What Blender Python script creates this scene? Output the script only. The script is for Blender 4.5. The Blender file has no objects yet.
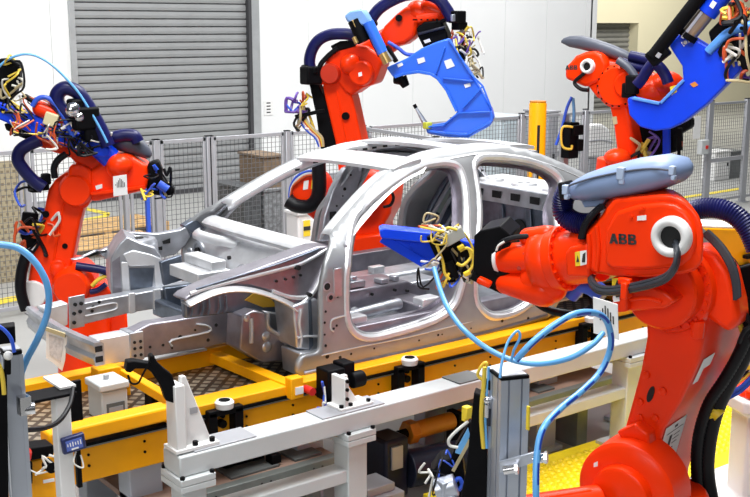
import bpy, bmesh, math, random
from mathutils import Vector, Matrix
from mathutils.geometry import delaunay_2d_cdt
random.seed(7)
V = Vector
scene = bpy.context.scene
COL = scene.collection
# ------------------------------------------------------------------ camera model (metres; car axis = +X, floor z = 0)
F, CX, CY, H = 1110.0, 375.0, 248.5, 2.8
PITCH, YAW = math.radians(11.36), math.radians(52.5)
FW = V((math.cos(YAW)*math.cos(PITCH), math.sin(YAW)*math.cos(PITCH), -math.sin(PITCH)))
RT = V((math.sin(YAW), -math.cos(YAW), 0))
UP = RT.cross(FW)
FH = V((math.cos(YAW), math.sin(YAW), 0))
EYE = V((0, 0, H))
cam = bpy.data.cameras.new('camera'); co = bpy.data.objects.new('camera', cam); COL.objects.link(co)
co.matrix_world = Matrix(((RT.x, UP.x, -FW.x, 0), (RT.y, UP.y, -FW.y, 0), (RT.z, UP.z, -FW.z, H), (0, 0, 0, 1)))
cam.sensor_width = 36; cam.lens = F/750*36; cam.clip_end = 200; cam.clip_start = .1
scene.camera = co

def ray(u, v): return FW + RT*((u-CX)/F) + UP*((CY-v)/F)
def at(u, v, X=None, Y=None, Z=None, D=None):
    d = ray(u, v)
    if X is not None: t = X/d.x
    elif Y is not None: t = Y/d.y
    elif Z is not None: t = (Z-H)/d.z
    else: t = D/d.dot(FH)
    return EYE + d*t
class Plane:
    """a real plane in the hall (through p, unit normal n towards the near side) on which outlines are measured"""
    def __init__(s, p, n): s.p, s.n = V(p), V(n).normalized()
    def __call__(s, u, v):
        d = ray(u, v); t = (s.p-EYE).dot(s.n)/d.dot(s.n); return EYE + d*t
    def back(s, t): return Plane(s.p - s.n*t, s.n)
    def poly(s, pts): return [s(u, v) for u, v in pts]
def facing(u, v, D, rot=0):
    p = at(u, v, D=D); d = V((ray(u, v).x, ray(u, v).y, 0)).normalized()
    return Plane(p, Matrix.Rotation(math.radians(-rot), 3, 'Z') @ (-d))

# ------------------------------------------------------------------ materials
MATS = {}
def mat(name, rgb, rough=.5, metal=0., var=.08, scale=6., coat=0., bump=0., spec=.5):
    m = bpy.data.materials.new(name); m.use_nodes = True; nt = m.node_tree; b = nt.nodes['Principled BSDF']
    b.inputs['Roughness'].default_value = rough; b.inputs['Metallic'].default_value = metal
    b.inputs['Coat Weight'].default_value = coat; b.inputs['Coat Roughness'].default_value = .12
    b.inputs['Specular IOR Level'].default_value = spec
    tc = nt.nodes.new('ShaderNodeTexCoord'); nz = nt.nodes.new('ShaderNodeTexNoise'); nz.inputs['Scale'].default_value = scale
    nz.inputs['Detail'].default_value = 5
    nt.links.new(tc.outputs['Object'], nz.inputs['Vector'])
    cr = nt.nodes.new('ShaderNodeValToRGB')
    cr.color_ramp.elements[0].position = .3; cr.color_ramp.elements[1].position = .7
    cr.color_ramp.elements[0].color = (*[c*(1-var) for c in rgb], 1); cr.color_ramp.elements[1].color = (*[min(1, c*(1+var)) for c in rgb], 1)
    nt.links.new(nz.outputs['Fac'], cr.inputs['Fac']); nt.links.new(cr.outputs['Color'], b.inputs['Base Color'])
    if bump:
        bp = nt.nodes.new('ShaderNodeBump'); bp.inputs['Strength'].default_value = bump; bp.inputs['Distance'].default_value = .01
        nt.links.new(nz.outputs['Fac'], bp.inputs['Height']); nt.links.new(bp.outputs['Normal'], b.inputs['Normal'])
    MATS[name] = m; return m
OR = mat('orange_paint', (.95, .040, .0012), .33, 0, .04, 3, .05, 0, .22)
BL = mat('blue_paint', (.003, .055, .80), .36, 0, .06, 4, .05, 0, .3)
YE = mat('yellow_paint', (.95, .40, .002), .42, 0, .06, 5, .03, 0, .25)
TRD = mat('tread_yellow', (.92, .70, .01), .5, 0, .1, 14)
GR = mat('table_grey_paint', (.55, .58, .585), .42, 0, .04, 5)
WH = mat('white_paint', (.80, .80, .79), .45, 0, .03, 4)
PEDM = mat('pedestal_grey', (.52, .53, .54), .5, 0, .05, 4)
BK = mat('black_rubber', (.004, .004, .006), .45, 0, .2, 12, 0, 0, .22)
BKM = mat('black_metal', (.004, .004, .005), .5, 0, .2, 12, 0, 0, .08)
NV = mat('navy_hose', (.006, .007, .07), .36, 0, .2, 12, 0, 0, .3)
CY_ = mat('light_blue_hose', (.14, .43, .82), .3, 0, .08, 12, .3)
CYD = mat('hose_stripe_blue', (.02, .10, .55), .3, 0, .08, 12)
TRAY = mat('tray_blue_grey', (.21, .29, .47), .42, 0, .05, 5)
TRAYD = mat('tray_dark_grey', (.075, .085, .115), .42, 0, .08, 5)
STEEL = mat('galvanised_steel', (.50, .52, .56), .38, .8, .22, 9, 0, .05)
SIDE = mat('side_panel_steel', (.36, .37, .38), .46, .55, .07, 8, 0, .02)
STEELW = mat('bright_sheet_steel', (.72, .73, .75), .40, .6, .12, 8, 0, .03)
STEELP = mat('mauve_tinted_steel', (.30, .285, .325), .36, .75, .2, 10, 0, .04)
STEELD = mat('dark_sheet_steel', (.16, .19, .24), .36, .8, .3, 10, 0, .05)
ALU = mat('aluminium_profile', (.56, .60, .68), .36, .75, .06, 8)
FEN = mat('fence_grey', (.42, .43, .46), .45, .3, .06, 8)
WIRE = mat('fence_wire', (.16, .165, .175), .5, .3, .06, 8)
CHROME = mat('chrome', (.75, .75, .77), .2, 1., .1, 10)
BRASS = mat('brass', (.75, .52, .2), .3, .9, .1, 10)
PAPER = mat('white_label', (.85, .85, .84), .6, 0, .03, 20)
INK = mat('label_ink', (.03, .03, .03), .6, 0, .1, 20)
YLAB = mat('yellow_label', (.9, .65, .03), .5, 0, .05, 20)
REDP = mat('red_plastic', (.65, .02, .015), .35, 0, .1, 10)
CABY = mat('yellow_cable', (.80, .58, .06), .45, 0, .1, 10)
CABW = mat('white_cable', (.72, .71, .66), .45, 0, .1, 10)
CABB = mat('blue_cable', (.03, .10, .62), .4, 0, .1, 10)
CABR = mat('red_cable', (.62, .09, .02), .45, 0, .1, 10)
CABP = mat('purple_cable', (.16, .08, .42), .45, 0, .1, 10)
CABG = mat('beige_cable', (.50, .42, .24), .5, 0, .1, 10)
WOOD = mat('pallet_wood', (.55, .34, .14), .7, 0, .25, 9)
TANP = mat('tan_plain', (.42, .36, .24), .7, 0, .15, 14)
PINKF = mat('brown_board', (.34, .22, .17), .6, 0, .15, 6)
CHAN = mat('channel_steel', (.19, .21, .20), .45, .4, .12, 8)
GEARB = mat('navy_motor', (.012, .016, .035), .4, .2, .2, 8)
DOORM = mat('roller_door_grey', (.33, .34, .345), .5, .1, .05, 3)
DARKG = mat('dark_recess', (.006, .006, .007), .7, 0, .1, 5)
BURNT = mat('dark_orange_paint', (.62, .22, .01), .4, 0, .1, 6)

def wall_mat(name, rgb):
    m = mat(name, rgb, .65, 0, .025, .6); return m
WALLW = wall_mat('wall_white', (.86, .87, .87)); WALLC = wall_mat('wall_cream', (.76, .71, .52)); CONC = wall_mat('kerb_dark', (.05, .05, .055))

def floor_mat():
    m = mat('concrete_floor', (.36, .36, .345), .5, 0, .07, 1.2); return m
FLOOR = floor_mat()

def checker_mat():
    m = bpy.data.materials.new('tread_plate'); m.use_nodes = True; nt = m.node_tree; b = nt.nodes['Principled BSDF']
    b.inputs['Roughness'].default_value = .4; b.inputs['Metallic'].default_value = .5
    tc = nt.nodes.new('ShaderNodeTexCoord'); mp = nt.nodes.new('ShaderNodeMapping'); mp.inputs['Rotation'].default_value = (0, 0, math.radians(45))
    mp.inputs['Scale'].default_value = (16, 16, 16)
    ck = nt.nodes.new('ShaderNodeTexBrick'); ck.offset = 0; ck.inputs['Scale'].default_value = 1
    ck.inputs['Mortar Size'].default_value = .22; ck.inputs['Brick Width'].default_value = 1; ck.inputs['Row Height'].default_value = 1
    ck.inputs['Mortar Smooth'].default_value = .3
    ck.inputs['Color1'].default_value = (.42, .36, .27, 1); ck.inputs['Color2'].default_value = (.33, .28, .2, 1); ck.inputs['Mortar'].default_value = (.07, .05, .035, 1)
    nt.links.new(tc.outputs['Object'], mp.inputs['Vector']); nt.links.new(mp.outputs['Vector'], ck.inputs['Vector'])
    nt.links.new(ck.outputs['Color'], b.inputs['Base Color']); return m
CHK = checker_mat()
def perforated_mat():
    m = bpy.data.materials.new('perforated_board'); m.use_nodes = True; nt = m.node_tree; b = nt.nodes['Principled BSDF']; b.inputs['Roughness'].default_value = .7
    tc = nt.nodes.new('ShaderNodeTexCoord'); mp = nt.nodes.new('ShaderNodeMapping'); mp.inputs['Rotation'].default_value = (math.radians(90), 0, 0); mp.inputs['Scale'].default_value = (15, 15, 15)
    ck = nt.nodes.new('ShaderNodeTexBrick'); ck.inputs['Scale'].default_value = 1; ck.inputs['Mortar Size'].default_value = .28; ck.inputs['Brick Width'].default_value = 1; ck.inputs['Row Height'].default_value = 1
    ck.inputs['Color1'].default_value = (.20, .16, .10, 1); ck.inputs['Color2'].default_value = (.24, .19, .12, 1); ck.inputs['Mortar'].default_value = (.40, .34, .22, 1)
    nt.links.new(tc.outputs['Object'], mp.inputs['Vector']); nt.links.new(mp.outputs['Vector'], ck.inputs['Vector']); nt.links.new(ck.outputs['Color'], b.inputs['Base Color']); return m
PERF = perforated_mat()

def dashed_mat():
    """clear blue hose with a dark dashed print running along it"""
    m = bpy.data.materials.new('blue_hose_print'); m.use_nodes = True; nt = m.node_tree; b = nt.nodes['Principled BSDF']
    b.inputs['Roughness'].default_value = .28
    tc = nt.nodes.new('ShaderNodeTexCoord'); sp = nt.nodes.new('ShaderNodeSeparateXYZ'); nt.links.new(tc.outputs['UV'], sp.inputs[0])
    def M(op, a, bb=None):
        n = nt.nodes.new('ShaderNodeMath'); n.operation = op
        if isinstance(a, float): n.inputs[0].default_value = a
        else: nt.links.new(a, n.inputs[0])
        if bb is not None:
            if isinstance(bb, float): n.inputs[1].default_value = bb
            else: nt.links.new(bb, n.inputs[1])
        return n.outputs[0]
    st = M('COMPARE', sp.outputs[0], .5); st.node.inputs[2].default_value = .07
    fr = M('FRACT', M('MULTIPLY', sp.outputs[1], 9.0)); ds = M('LESS_THAN', fr, .62)
    k = M('MULTIPLY', st, ds)
    mx = nt.nodes.new('ShaderNodeMix'); mx.data_type = 'RGBA'; nt.links.new(k, mx.inputs['Factor'])
    mx.inputs['A'].default_value = (.12, .38, .74, 1); mx.inputs['B'].default_value = (.01, .05, .42, 1)
    nt.links.new(mx.outputs['Result'], b.inputs['Base Color']); return m
HOSEP = dashed_mat()

# ------------------------------------------------------------------ mesh builder
def catmull(pts, n=6, closed=False):
    P = [V(p) for p in pts]
    if len(P) < 3 or n < 2: return P
    out = []; L = len(P)
    for i in range(L if closed else L-1):
        if closed: a, b, c, d = P[(i-1) % L], P[i], P[(i+1) % L], P[(i+2) % L]
        else: a, b, c, d = P[max(i-1, 0)], P[i], P[i+1], P[min(i+2, L-1)]
        for k in range(n):
            t = k/n
            out.append(.5*((2*b)+(c-a)*t+(2*a-5*b+4*c-d)*t*t+(3*b-a-3*c+d)*t**3))
    if not closed: out.append(P[-1])
    return out
def perp(a):
    a = a.normalized(); r = V((0, 0, 1)) if abs(a.z) < .9 else V((1, 0, 0)); x = a.cross(r).normalized(); return x, a.cross(x).normalized()

class MB:
    def __init__(s): s.v = []; s.f = []; s.uv = None
    def add(s, vs, fs):
        o = len(s.v); s.v += [V(p) for p in vs]; s.f += [[i+o for i in f] for f in fs]; return s
    def box(s, c, size, ax=None):
        c = V(c); x, y, z = ax if ax else (V((1, 0, 0)), V((0, 1, 0)), V((0, 0, 1)))
        x, y, z = x*size[0]/2, y*size[1]/2, z*size[2]/2
        vs = [c+x*i+y*j+z*k for i in (-1, 1) for j in (-1, 1) for k in (-1, 1)]
        return s.add(vs, [(0, 1, 3, 2), (4, 6, 7, 5), (0, 4, 5, 1), (2, 3, 7, 6), (0, 2, 6, 4), (1, 5, 7, 3)])
    def bb(s, x0, x1, y0, y1, z0, z1): return s.box(((x0+x1)/2, (y0+y1)/2, (z0+z1)/2), (x1-x0, y1-y0, z1-z0))
    def bar(s, p0, p1, w, h, up=V((0, 0, 1))):
        p0, p1 = V(p0), V(p1); a = (p1-p0).normalized(); w_ = a.cross(V(up)).normalized(); h_ = w_.cross(a).normalized()
        return s.box((p0+p1)/2, ((p1-p0).length, w, h), (a, w_, h_))
    def prism(s, pts, vec):
        n = len(pts); vec = V(vec); a = [V(p) for p in pts]
        return s.add(a+[p+vec for p in a], [list(range(n)), list(range(2*n-1, n-1, -1))]+[(i, (i+1) % n, (i+1) % n+n, i+n) for i in range(n)])
    def cyl(s, p0, p1, r0, r1=None, seg=20):
        r1 = r0 if r1 is None else r1; p0, p1 = V(p0), V(p1); x, y = perp(p1-p0)
        c = [(math.cos(2*math.pi*i/seg), math.sin(2*math.pi*i/seg)) for i in range(seg)]
        vs = [p0+(x*a+y*b)*r0 for a, b in c]+[p1+(x*a+y*b)*r1 for a, b in c]
        return s.add(vs, [list(range(seg))[::-1], list(range(seg, 2*seg))]+[(i, (i+1) % seg, (i+1) % seg+seg, i+seg) for i in range(seg)])
    def lathe(s, p, axis, prof, seg=32, closed=False):
        p = V(p); a = V(axis).normalized(); x, y = perp(a); vs = []; fs = []
        for r, t in prof:
            for i in range(seg):
                w = 2*math.pi*i/seg; vs.append(p+a*t+(x*math.cos(w)+y*math.sin(w))*r)
        m = len(prof)
        for j in range(m if closed else m-1):
            for i in range(seg):
                k = (j+1) % m; fs.append((j*seg+i, j*seg+(i+1) % seg, k*seg+(i+1) % seg, k*seg+i))
        if not closed: fs += [list(range(seg))[::-1], [(m-1)*seg+i for i in range(seg)]]
        return s.add(vs, fs)
    def loft(s, rings, caps=True, closed=True):
        n = len(rings[0]); vs = [p for r in rings for p in r]; fs = []
        for j in range(len(rings)-1):
            for i in range(n if closed else n-1):
                fs.append((j*n+i, j*n+(i+1) % n, (j+1)*n+(i+1) % n, (j+1)*n+i))
        if caps and closed: fs += [list(range(n))[::-1], [(len(rings)-1)*n+i for i in range(n)]]
        return s.add(vs, fs)
    def tube(s, pts, r, seg=8, n=6, rib=0, closed=False, uv=False):
        path = catmull(pts, n, closed)
        if rib:                       # corrugated hose: resample and alternate the radius
            q = [path[0]]; step = rib/2
            acc = 0
            for a, b in zip(path, path[1:]):
                l = (b-a).length; t = step-acc
                while t <= l: q.append(a.lerp(b, t/l)); t += step
                acc = l-(t-step)
            path = q
        rings = []; T = (path[1]-path[0]).normalized(); x, y = perp(T); dist = 0; ds = []
        for i, p in enumerate(path):
            if closed: t = (path[(i+1) % len(path)]-path[i-1]).normalized()
            else: t = (path[min(i+1, len(path)-1)]-path[max(i-1, 0)]).normalized()
            x = (x-t*x.dot(t)).normalized(); y = t.cross(x)
            rr = r[min(len(r)-1, int(i/max(1, len(path)-1)*(len(r)-1)+.5))] if isinstance(r, (list, tuple)) else r
            if rib: rr *= (1.0 if i % 2 else .91)
            rings.append([p+(x*math.cos(2*math.pi*k/seg)+y*math.sin(2*math.pi*k/seg))*rr for k in range(seg)])
            if i: dist += (p-path[i-1]).length
            ds.append(dist)
        if closed: rings.append(rings[0])
        if uv: s.uv = (len(s.v), seg, ds)
        return s.loft(rings, caps=not closed)
    def ell(s, c, r, ax=None, seg=16, rings=9):
        c = V(c); x, y, z = ax if ax else (V((1, 0, 0)), V((0, 1, 0)), V((0, 0, 1))); R = []
        for j in range(rings+1):
            a = math.pi*(j+.02 if j == 0 else j-.02 if j == rings else j)/rings
            R.append([c+z*(-math.cos(a)*r[2])+(x*(math.cos(2*math.pi*i/seg)*r[0])+y*(math.sin(2*math.pi*i/seg)*r[1]))*math.sin(a) for i in range(seg)])
        return s.loft(R)
    def capsule(s, p0, p1, r0, r1=None, seg=16):
        r1 = r0 if r1 is None else r1; p0, p1 = V(p0), V(p1); a = (p1-p0).normalized(); x, y = perp(a); R = []
        for k in range(6):
            t = -math.pi/2+k/5*math.pi/2+(.03 if k == 0 else 0); R.append((p0+a*math.sin(t)*r0, math.cos(t)*r0))
        for k in range(6):
            t = k/5*math.pi/2-(.03 if k == 5 else 0); R.append((p1+a*math.sin(t)*r1, math.cos(t)*r1))
        return s.loft([[c+(x*math.cos(2*math.pi*i/seg)+y*math.sin(2*math.pi*i/seg))*r for i in range(seg)] for c, r in R])
    def build(s, name, m, parent=None, bevel=0, seg=2, ang=38, solid=0, weld=False, split=False):
        auto = parent is not None and not s.uv and name.endswith('s') and name not in ('latches_', 'gusset_ribs')
        if split or auto:             # every separate piece becomes a part of its own
            par = list(range(len(s.v)))
            def root(i):
                while par[i] != i: par[i] = par[par[i]]; i = par[i]
                return i
            for f in s.f:
                a = root(f[0])
                for i in f[1:]: par[root(i)] = a
            grp = {}
            for f in s.f: grp.setdefault(root(f[0]), []).append(f)
            if auto: nm1 = name[:-2] if name.endswith(('ches', 'sses')) else name[:-1]
            else: nm1 = name
            for fs in (grp.values() if split or 1 < len(grp) <= 26 else ()):
                ids = sorted({i for f in fs for i in f}); mp = {i: k for k, i in enumerate(ids)}
                q = MB(); q.add([s.v[i] for i in ids], [[mp[i] for i in f] for f in fs]); o = q.build(nm1 if not nm1.endswith('s') else nm1+'_piece', m, parent, bevel, seg, ang, solid)
            if split or 1 < len(grp) <= 26: return o
        org = V(parent['_o']) if parent is not None else (sum(s.v, V())/len(s.v))
        if parent is None: org = V((org.x, org.y, min(p.z for p in s.v)))
        me = bpy.data.meshes.new(name); me.from_pydata([tuple(p-org) for p in s.v], [], s.f); me.validate()
        bm = bmesh.new(); bm.from_mesh(me)
        if weld: bmesh.ops.remove_doubles(bm, verts=bm.verts, dist=1e-4)
        bmesh.ops.recalc_face_normals(bm, faces=bm.faces)
        if s.uv:
            o, sg, ds = s.uv; uvl = bm.loops.layers.uv.new('UVMap'); bm.verts.ensure_lookup_table()
            for f in bm.faces:
                ks = [(l.vert.index-o) % sg for l in f.loops]; wrap = max(ks)-min(ks) > sg/2
                for l, k in zip(f.loops, ks):
                    l[uvl].uv = ((k+sg if wrap and k < sg/2 else k)/sg, ds[min(len(ds)-1, max(0, (l.vert.index-o)//sg))])
        bm.to_mesh(me); bm.free()
        me.polygons.foreach_set('use_smooth', [True]*len(me.polygons))
        try: me.set_sharp_from_angle(angle=math.radians(ang))
        except Exception: pass
        me.materials.append(m)
        o = bpy.data.objects.new(name, me); COL.objects.link(o); o['_o'] = tuple(org)
        if parent is not None: o.parent = parent; o['_o'] = tuple(parent['_o'])
        else: o.location = org
        if solid:
            sm = o.modifiers.new('thickness', 'SOLIDIFY'); sm.thickness = solid; sm.offset = -1
        if bevel:
            b = o.modifiers.new('bevel', 'BEVEL'); b.width = bevel; b.segments = seg; b.limit_method = 'ANGLE'; b.angle_limit = math.radians(32); b.harden_normals = False
        return o
def tag(o, label, cat, group=None):
    o['label'] = label; o['category'] = cat
    if group: o['group'] = group
    return o
def thing(name, label, cat, loc, group=None):
    o = bpy.data.objects.new(name, None); COL.objects.link(o); o.location = loc; o['_o'] = tuple(loc); o.empty_display_size = .1
    return tag(o, label, cat, group)
def struct(o): o['kind'] = 'structure'; return o
def lbl(o, t): o['label'] = t; return o
def cables(parent, c, spread, n, mats, r=.006, seed=1, length=.25, name='cable', drift=V((0, 0, -1))):
    """loose looping cables, one mesh each, around a point"""
    rnd = random.Random(seed); c = V(c)
    for i in range(n):
        p = c+V([rnd.uniform(-1, 1)*spread[k] for k in range(3)]); pts = [p]
        for k in range(4):
            d = V((rnd.uniform(-1, 1), rnd.uniform(-1, 1), rnd.uniform(-1, 1)))*.8+drift*rnd.uniform(-.2, 1)
            p = p+d*length/4
            p = V([min(max(p[k2], c[k2]-spread[k2]*1.2), c[k2]+spread[k2]*1.2) for k2 in range(3)]); pts.append(p)
        MB().tube(pts, r*rnd.uniform(.7, 1.3), 6, 4).build(name, mats[i % len(mats)], parent)
def plate(pl, pts, t, lift=.002):
    """thin sticker or plate on a plane"""
    return MB().prism([p+pl.n*lift for p in pl.poly(pts)], pl.n*t)
# ================================================================== THE HALL
YW = 16.85
fl = MB(); fl.bb(-6, 48, -4, 34, -.1, 0); struct(fl.build('floor', FLOOR))
w = MB(); x = -8.0
def wall_panels(mb, x0, x1, z0, z1, y, pitch=1.22):
    x = x0
    while x < x1-1e-6:
        e = min(x+pitch, x1); mb.bb(x+.004, e-.004, y, y+.12, z0, z1); x = e
    mb.bb(x0, x1, y+.02, y+.2, z0, z1)
DX0, DX1, DZ = 6.95, 10.2, 4.6
wall_panels(w, -8, DX0, 0, 8, YW); wall_panels(w, DX1, 18.95, 0, 8, YW); wall_panels(w, DX0, DX1, DZ, 8, YW)
w.bb(18.9, 19.1, YW, 24.4, 0, 8)
struct(w.build('wall_back', WALLW))
# roller shutter
d = MB(); prof = []; z = 0.0; p = .126
while z < DZ:
    prof += [(.02, z), (.02, z+p*.10), (-.024, z+p*.16), (-.034, z+p*.5), (-.030, z+p*.97), (.02, z+p*.99)]; z += p
pts = [V((DX0+.03, YW+.06+a, b)) for a, b in prof]; n = len(pts)
d.add(pts+[q+V((DX1-DX0-.06, 0, 0)) for q in pts], [(i, i+1, i+1+n, i+n) for i in range(n-1)])
dr = struct(d.build('door_1', DOORM, ang=12))
g = MB(); g.bb(DX0-.02, DX0+.07, YW-.05, YW+.1, 0, DZ); g.bb(DX1-.0, DX1+.16, YW-.06, YW+.1, 0, DZ); g.bb(DX0, DX1, YW-.06, YW+.08, DZ-.02, DZ+.3)
struct(g.build('trim_1', mat('door_guide', (.50, .52, .53), .4, .4)))
g = MB(); g.bb(DX1-.06, DX1, YW-.07, YW+.06, 0, DZ); g.bb(DX0, DX1, YW-.05, YW+.05, 0, .07); struct(g.build('trim_2', CONC))
k = MB(); k.bb(-8, DX0-.02, YW-.03, YW, 0, .1); k.bb(DX1+.17, 18.9, YW-.03, YW, 0, .1); struct(k.build('baseboard_back', FEN))
# cream wall further back with a second roller door in a deep reveal
YC = 24.0; a0 = at(591, 60, Y=YC).x; a1 = at(630, 60, Y=YC).x; zt = at(620, 23, Y=YC).z
w = MB(); w.bb(19.0, a0, YC, YC+.5, 0, 9); w.bb(a1+.35, 48, YC, YC+.5, 0, 9); w.bb(a0, a1+.35, YC, YC+.5, zt, 9)
struct(w.build('wall_far', WALLC))
d = MB(); prof = []; z = 0
while z < zt: prof += [(0, z), (0, z+.03), (-.04, z+.05), (-.05, z+.10), (-.02, z+.15)]; z += .16
pts = [V((a0-.2, YC+.40+a, min(b, zt))) for a, b in prof]; n = len(pts)
d.add(pts+[q+V((a1-a0+.6, 0, 0)) for q in pts], [(i, i+1, i+1+n, i+n) for i in range(n-1)])
struct(d.build('door_2', mat('far_door_grey', (.21, .21, .20), .5, .1), ang=20))
# floor paint
def strip(name, pts, h=.004):
    m = MB(); m.prism([V((q.x, q.y, .002)) for q in pts], (0, 0, h)); o = m.build(name, mat('floor_yellow', (.80, .62, .05), .6) if 'floor_yellow' not in MATS else MATS['floor_yellow']); o['kind'] = 'structure'; return o
f = lambda u, v: at(u, v, Z=0)
strip('floor_marking', [f(-30, 305), f(26, 294), f(26, 299), f(-30, 311)])
strip('floor_marking', [f(-30, 229), f(60, 220), f(60, 222.5), f(-30, 232)])
strip('floor_marking', [f(84, 207), f(110, 213), f(109, 216), f(84, 210)])
strip('floor_marking', [f(84, 219), f(110, 214), f(109, 216.5), f(84, 222)])
strip('floor_marking', [f(668, 199), f(745, 187), f(745, 189), f(668, 201.5)])
# notice on the wall
m = MB(); a = at(264, 101, Y=YW-.01); b = at(273, 115, Y=YW-.01); m.bb(a.x, b.x, YW-.012, YW-.002, b.z, a.z)
o = thing('wall_notice', 'small white printed notice on the white wall right of the grey roller door', 'sign', (a.x, YW-.01, b.z))
m.build('sheet', PAPER, o); m = MB()
for i in range(4): m.bb(a.x+.05, b.x-.05, YW-.0135, YW-.012, b.z+.04+i*.055, b.z+.062+i*.055)
m.build('printed_lines', INK, o)

# ================================================================== SAFETY FENCE
YF, FT = 10.5, 1.63
def fence_panel(x0, x1, label, y0=YF, y1=YF, top=FT, bot=.09, pitch=.052, wt=.0042):
    a, b = V((x0, y0, 0)), V((x1, y1, 0)); dr_ = (b-a).normalized(); L = (b-a).length; nn = V((-dr_.y, dr_.x, 0))
    o = thing('mesh_fence', label, 'fence', ((a+b)/2).to_tuple(), 'mesh panels of the grey safety fence')
    fr = MB(); zz = V((0, 0, 1))
    for z in (top-.02, bot): fr.box((a+b)/2+zz*z, (L, .03, .04), (dr_, nn, zz))
    for p in (a+dr_*.015, b-dr_*.015): fr.box(p+zz*(top+bot)/2, (.03, .03, top-bot), (dr_, nn, zz))
    fr.build('frame', FEN, o, .003, 1)
    wm = MB(); k = int(L/pitch)
    for i in range(1, k): wm.box(a+dr_*(L*i/k)+zz*(top+bot)/2, (wt, wt, top-bot), (dr_, nn, zz))
    k = int((top-bot)/pitch)
    for i in range(1, k): wm.box((a+b)/2+zz*(bot+(top-bot)*i/k), (L, wt, wt), (dr_, nn, zz))
    wm.build('wire_mesh', WIRE, o); return o
def fence_post(x, y, label, wid=.06, top=FT+.01):
    o = thing('fence_post', label, 'post', (x, y, 0), 'posts of the grey safety fence')
    m = MB(); m.bb(x-wid/2, x+wid/2, y-.03, y+.03, .012, top); m.build('upright', FEN, o, .006, 1)
    m = MB(); m.bb(x-.08, x+.08, y-.08, y+.08, 0, .012); m.build('foot_plate', FEN, o)
    m = MB(); m.bb(x-wid/2, x+wid/2, y-.03, y+.03, top, top+.008); m.build('cap', BKM, o)
xs = [at(u, v, Y=YF).x for u, v in ((-70, 156), (25, 150), (126, 200), (156, 150), (209, 140), (287, 135), (362, 128))]
plab = ['far left beyond the hose of the leftmost robot', 'behind the elbow of the leftmost robot', 'behind the lower arm of the leftmost robot', 'just under the wrist motors of the leftmost robot',
        'below the right part of the wide roller door', 'behind the windscreen opening of the car body', 'behind the arm of the middle robot']
fence_post(xs[0], YF, 'grey fence post out at the left edge of the fence')
fence_post(xs[1], YF, 'grey fence post behind the hose clamp of the leftmost robot')
fence_post(xs[2], YF, 'grey fence post below the white placard of the leftmost robot', .05)
fence_post(xs[3], YF, 'thick grey fence post below the wrist motors of the leftmost robot', .07)
fence_post(xs[4], YF, 'twin grey fence post in front of the middle of the wide roller door', .085)
m = MB(); m.bb(xs[4]-.006, xs[4]+.006, YF-.034, YF-.03, .02, FT); tag(m.build('seal_strip', BKM), 'thin black strip for the dark gap down the middle of the twin fence post', 'strip')  # black strip put in for the dark line between the twin posts
fence_post(xs[5], YF, 'grey fence post seen through the windscreen opening of the car body')
fence_post(xs[6], YF, 'grey corner fence post right of the arm of the middle robot', .09)
for i in range(6):
    fence_panel(xs[i]+.05, xs[i+1]-.05, 'grey wire mesh fence panel ' + ['at the left edge of the fence', 'behind the elbow of the leftmost robot', 'behind the base of the leftmost robot', 'narrow between two posts at the leftmost robot', 'in front of the right half of the wide roller door', 'behind the car windscreen opening'][i])
m = MB(); p = V((xs[3]-.13, YF-.02, 0)); m.bb(p.x-.02, p.x+.02, p.y-.02, p.y+.02, 0, 1.3)
tag(m.build('blue_conduit', CABB), 'thin blue vertical conduit beside the thick fence post', 'conduit')
xr = [xs[6]+.07, 9.3, 10.5, at(585, 130, Y=YF).x, 13.2, at(708, 150, Y=YF).x, at(745, 150, Y=YF).x, 16.9]
rl = ['grey wire mesh fence panel right of the arm of the middle robot', 'grey wire mesh fence panel left of the yellow bollard', 'grey wire mesh fence panel behind the yellow bollard', 'grey wire mesh fence panel behind the robot in the far right',
      'grey wire mesh fence panel below the blue gun of the far right robot', 'grey wire mesh gate at the right edge of the fence', 'grey wire mesh fence panel out past the right gate']
pl_ = ['grey fence post behind the tip of the middle blue gun', 'grey fence post between bollard and the middle blue gun', 'grey fence post left of the arm of the far right robot', 'grey fence post below the blue gun of the far right robot', 'thick grey gate post right of the far right robot', 'grey gate post at the right edge']
for i in range(7):
    fence_panel(xr[i]+.04, xr[i+1]-.04, rl[i])
    if i == 5:
        gm = MB(); gm.bb(xr[5]+.06, xr[6]-.06, YF-.02, YF+.02, .70, .76); gm.build('mid_rail', FEN, bpy.data.objects[[o_.name for o_ in bpy.data.objects if o_.get('label') == rl[5]][0]])
    if i < 6: fence_post(xr[i+1], YF, pl_[i], .13 if i >= 4 else .07, FT+.03)
# return leg of the fence running towards the camera behind the car
fence_panel(xs[6], 7.72, 'grey wire mesh fence panel running back to the corner post behind the car roof', YF-.08, 9.0)
fence_panel(7.72, 7.66, 'grey wire mesh fence panel behind the rear of the car roof', 8.92, 7.45)
fence_post(7.69, 8.96, 'grey fence post of the return fence behind the car roof')

# ================================================================== THINGS BEHIND THE FENCE
# yellow bollard
a = at(538, 102, Y=8.6); m = MB(); m.lathe((a.x, a.y, 0), (0, 0, 1), [(.095, 0), (.095, a.z-.02), (.085, a.z)], 24)
o = thing('bollard', 'round yellow bollard with a dark vertical slot behind the car roof', 'bollard', (a.x, a.y, 0)); m.build('post', YE, o)
dn = V((-a.x, -a.y, 0)).normalized(); sd = V((dn.y, -dn.x, 0)); m = MB(); m.box(V((a.x, a.y, a.z-.62))+dn*.09+sd*-.015, (.03, .02, .75), (sd, dn, V((0, 0, 1)))); m.build('slot', DARKG, o)
m = MB(); m.lathe((a.x, a.y, a.z), (0, 0, 1), [(.09, 0), (.09, .012)], 24); m.build('cap', BURNT, o)
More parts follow.
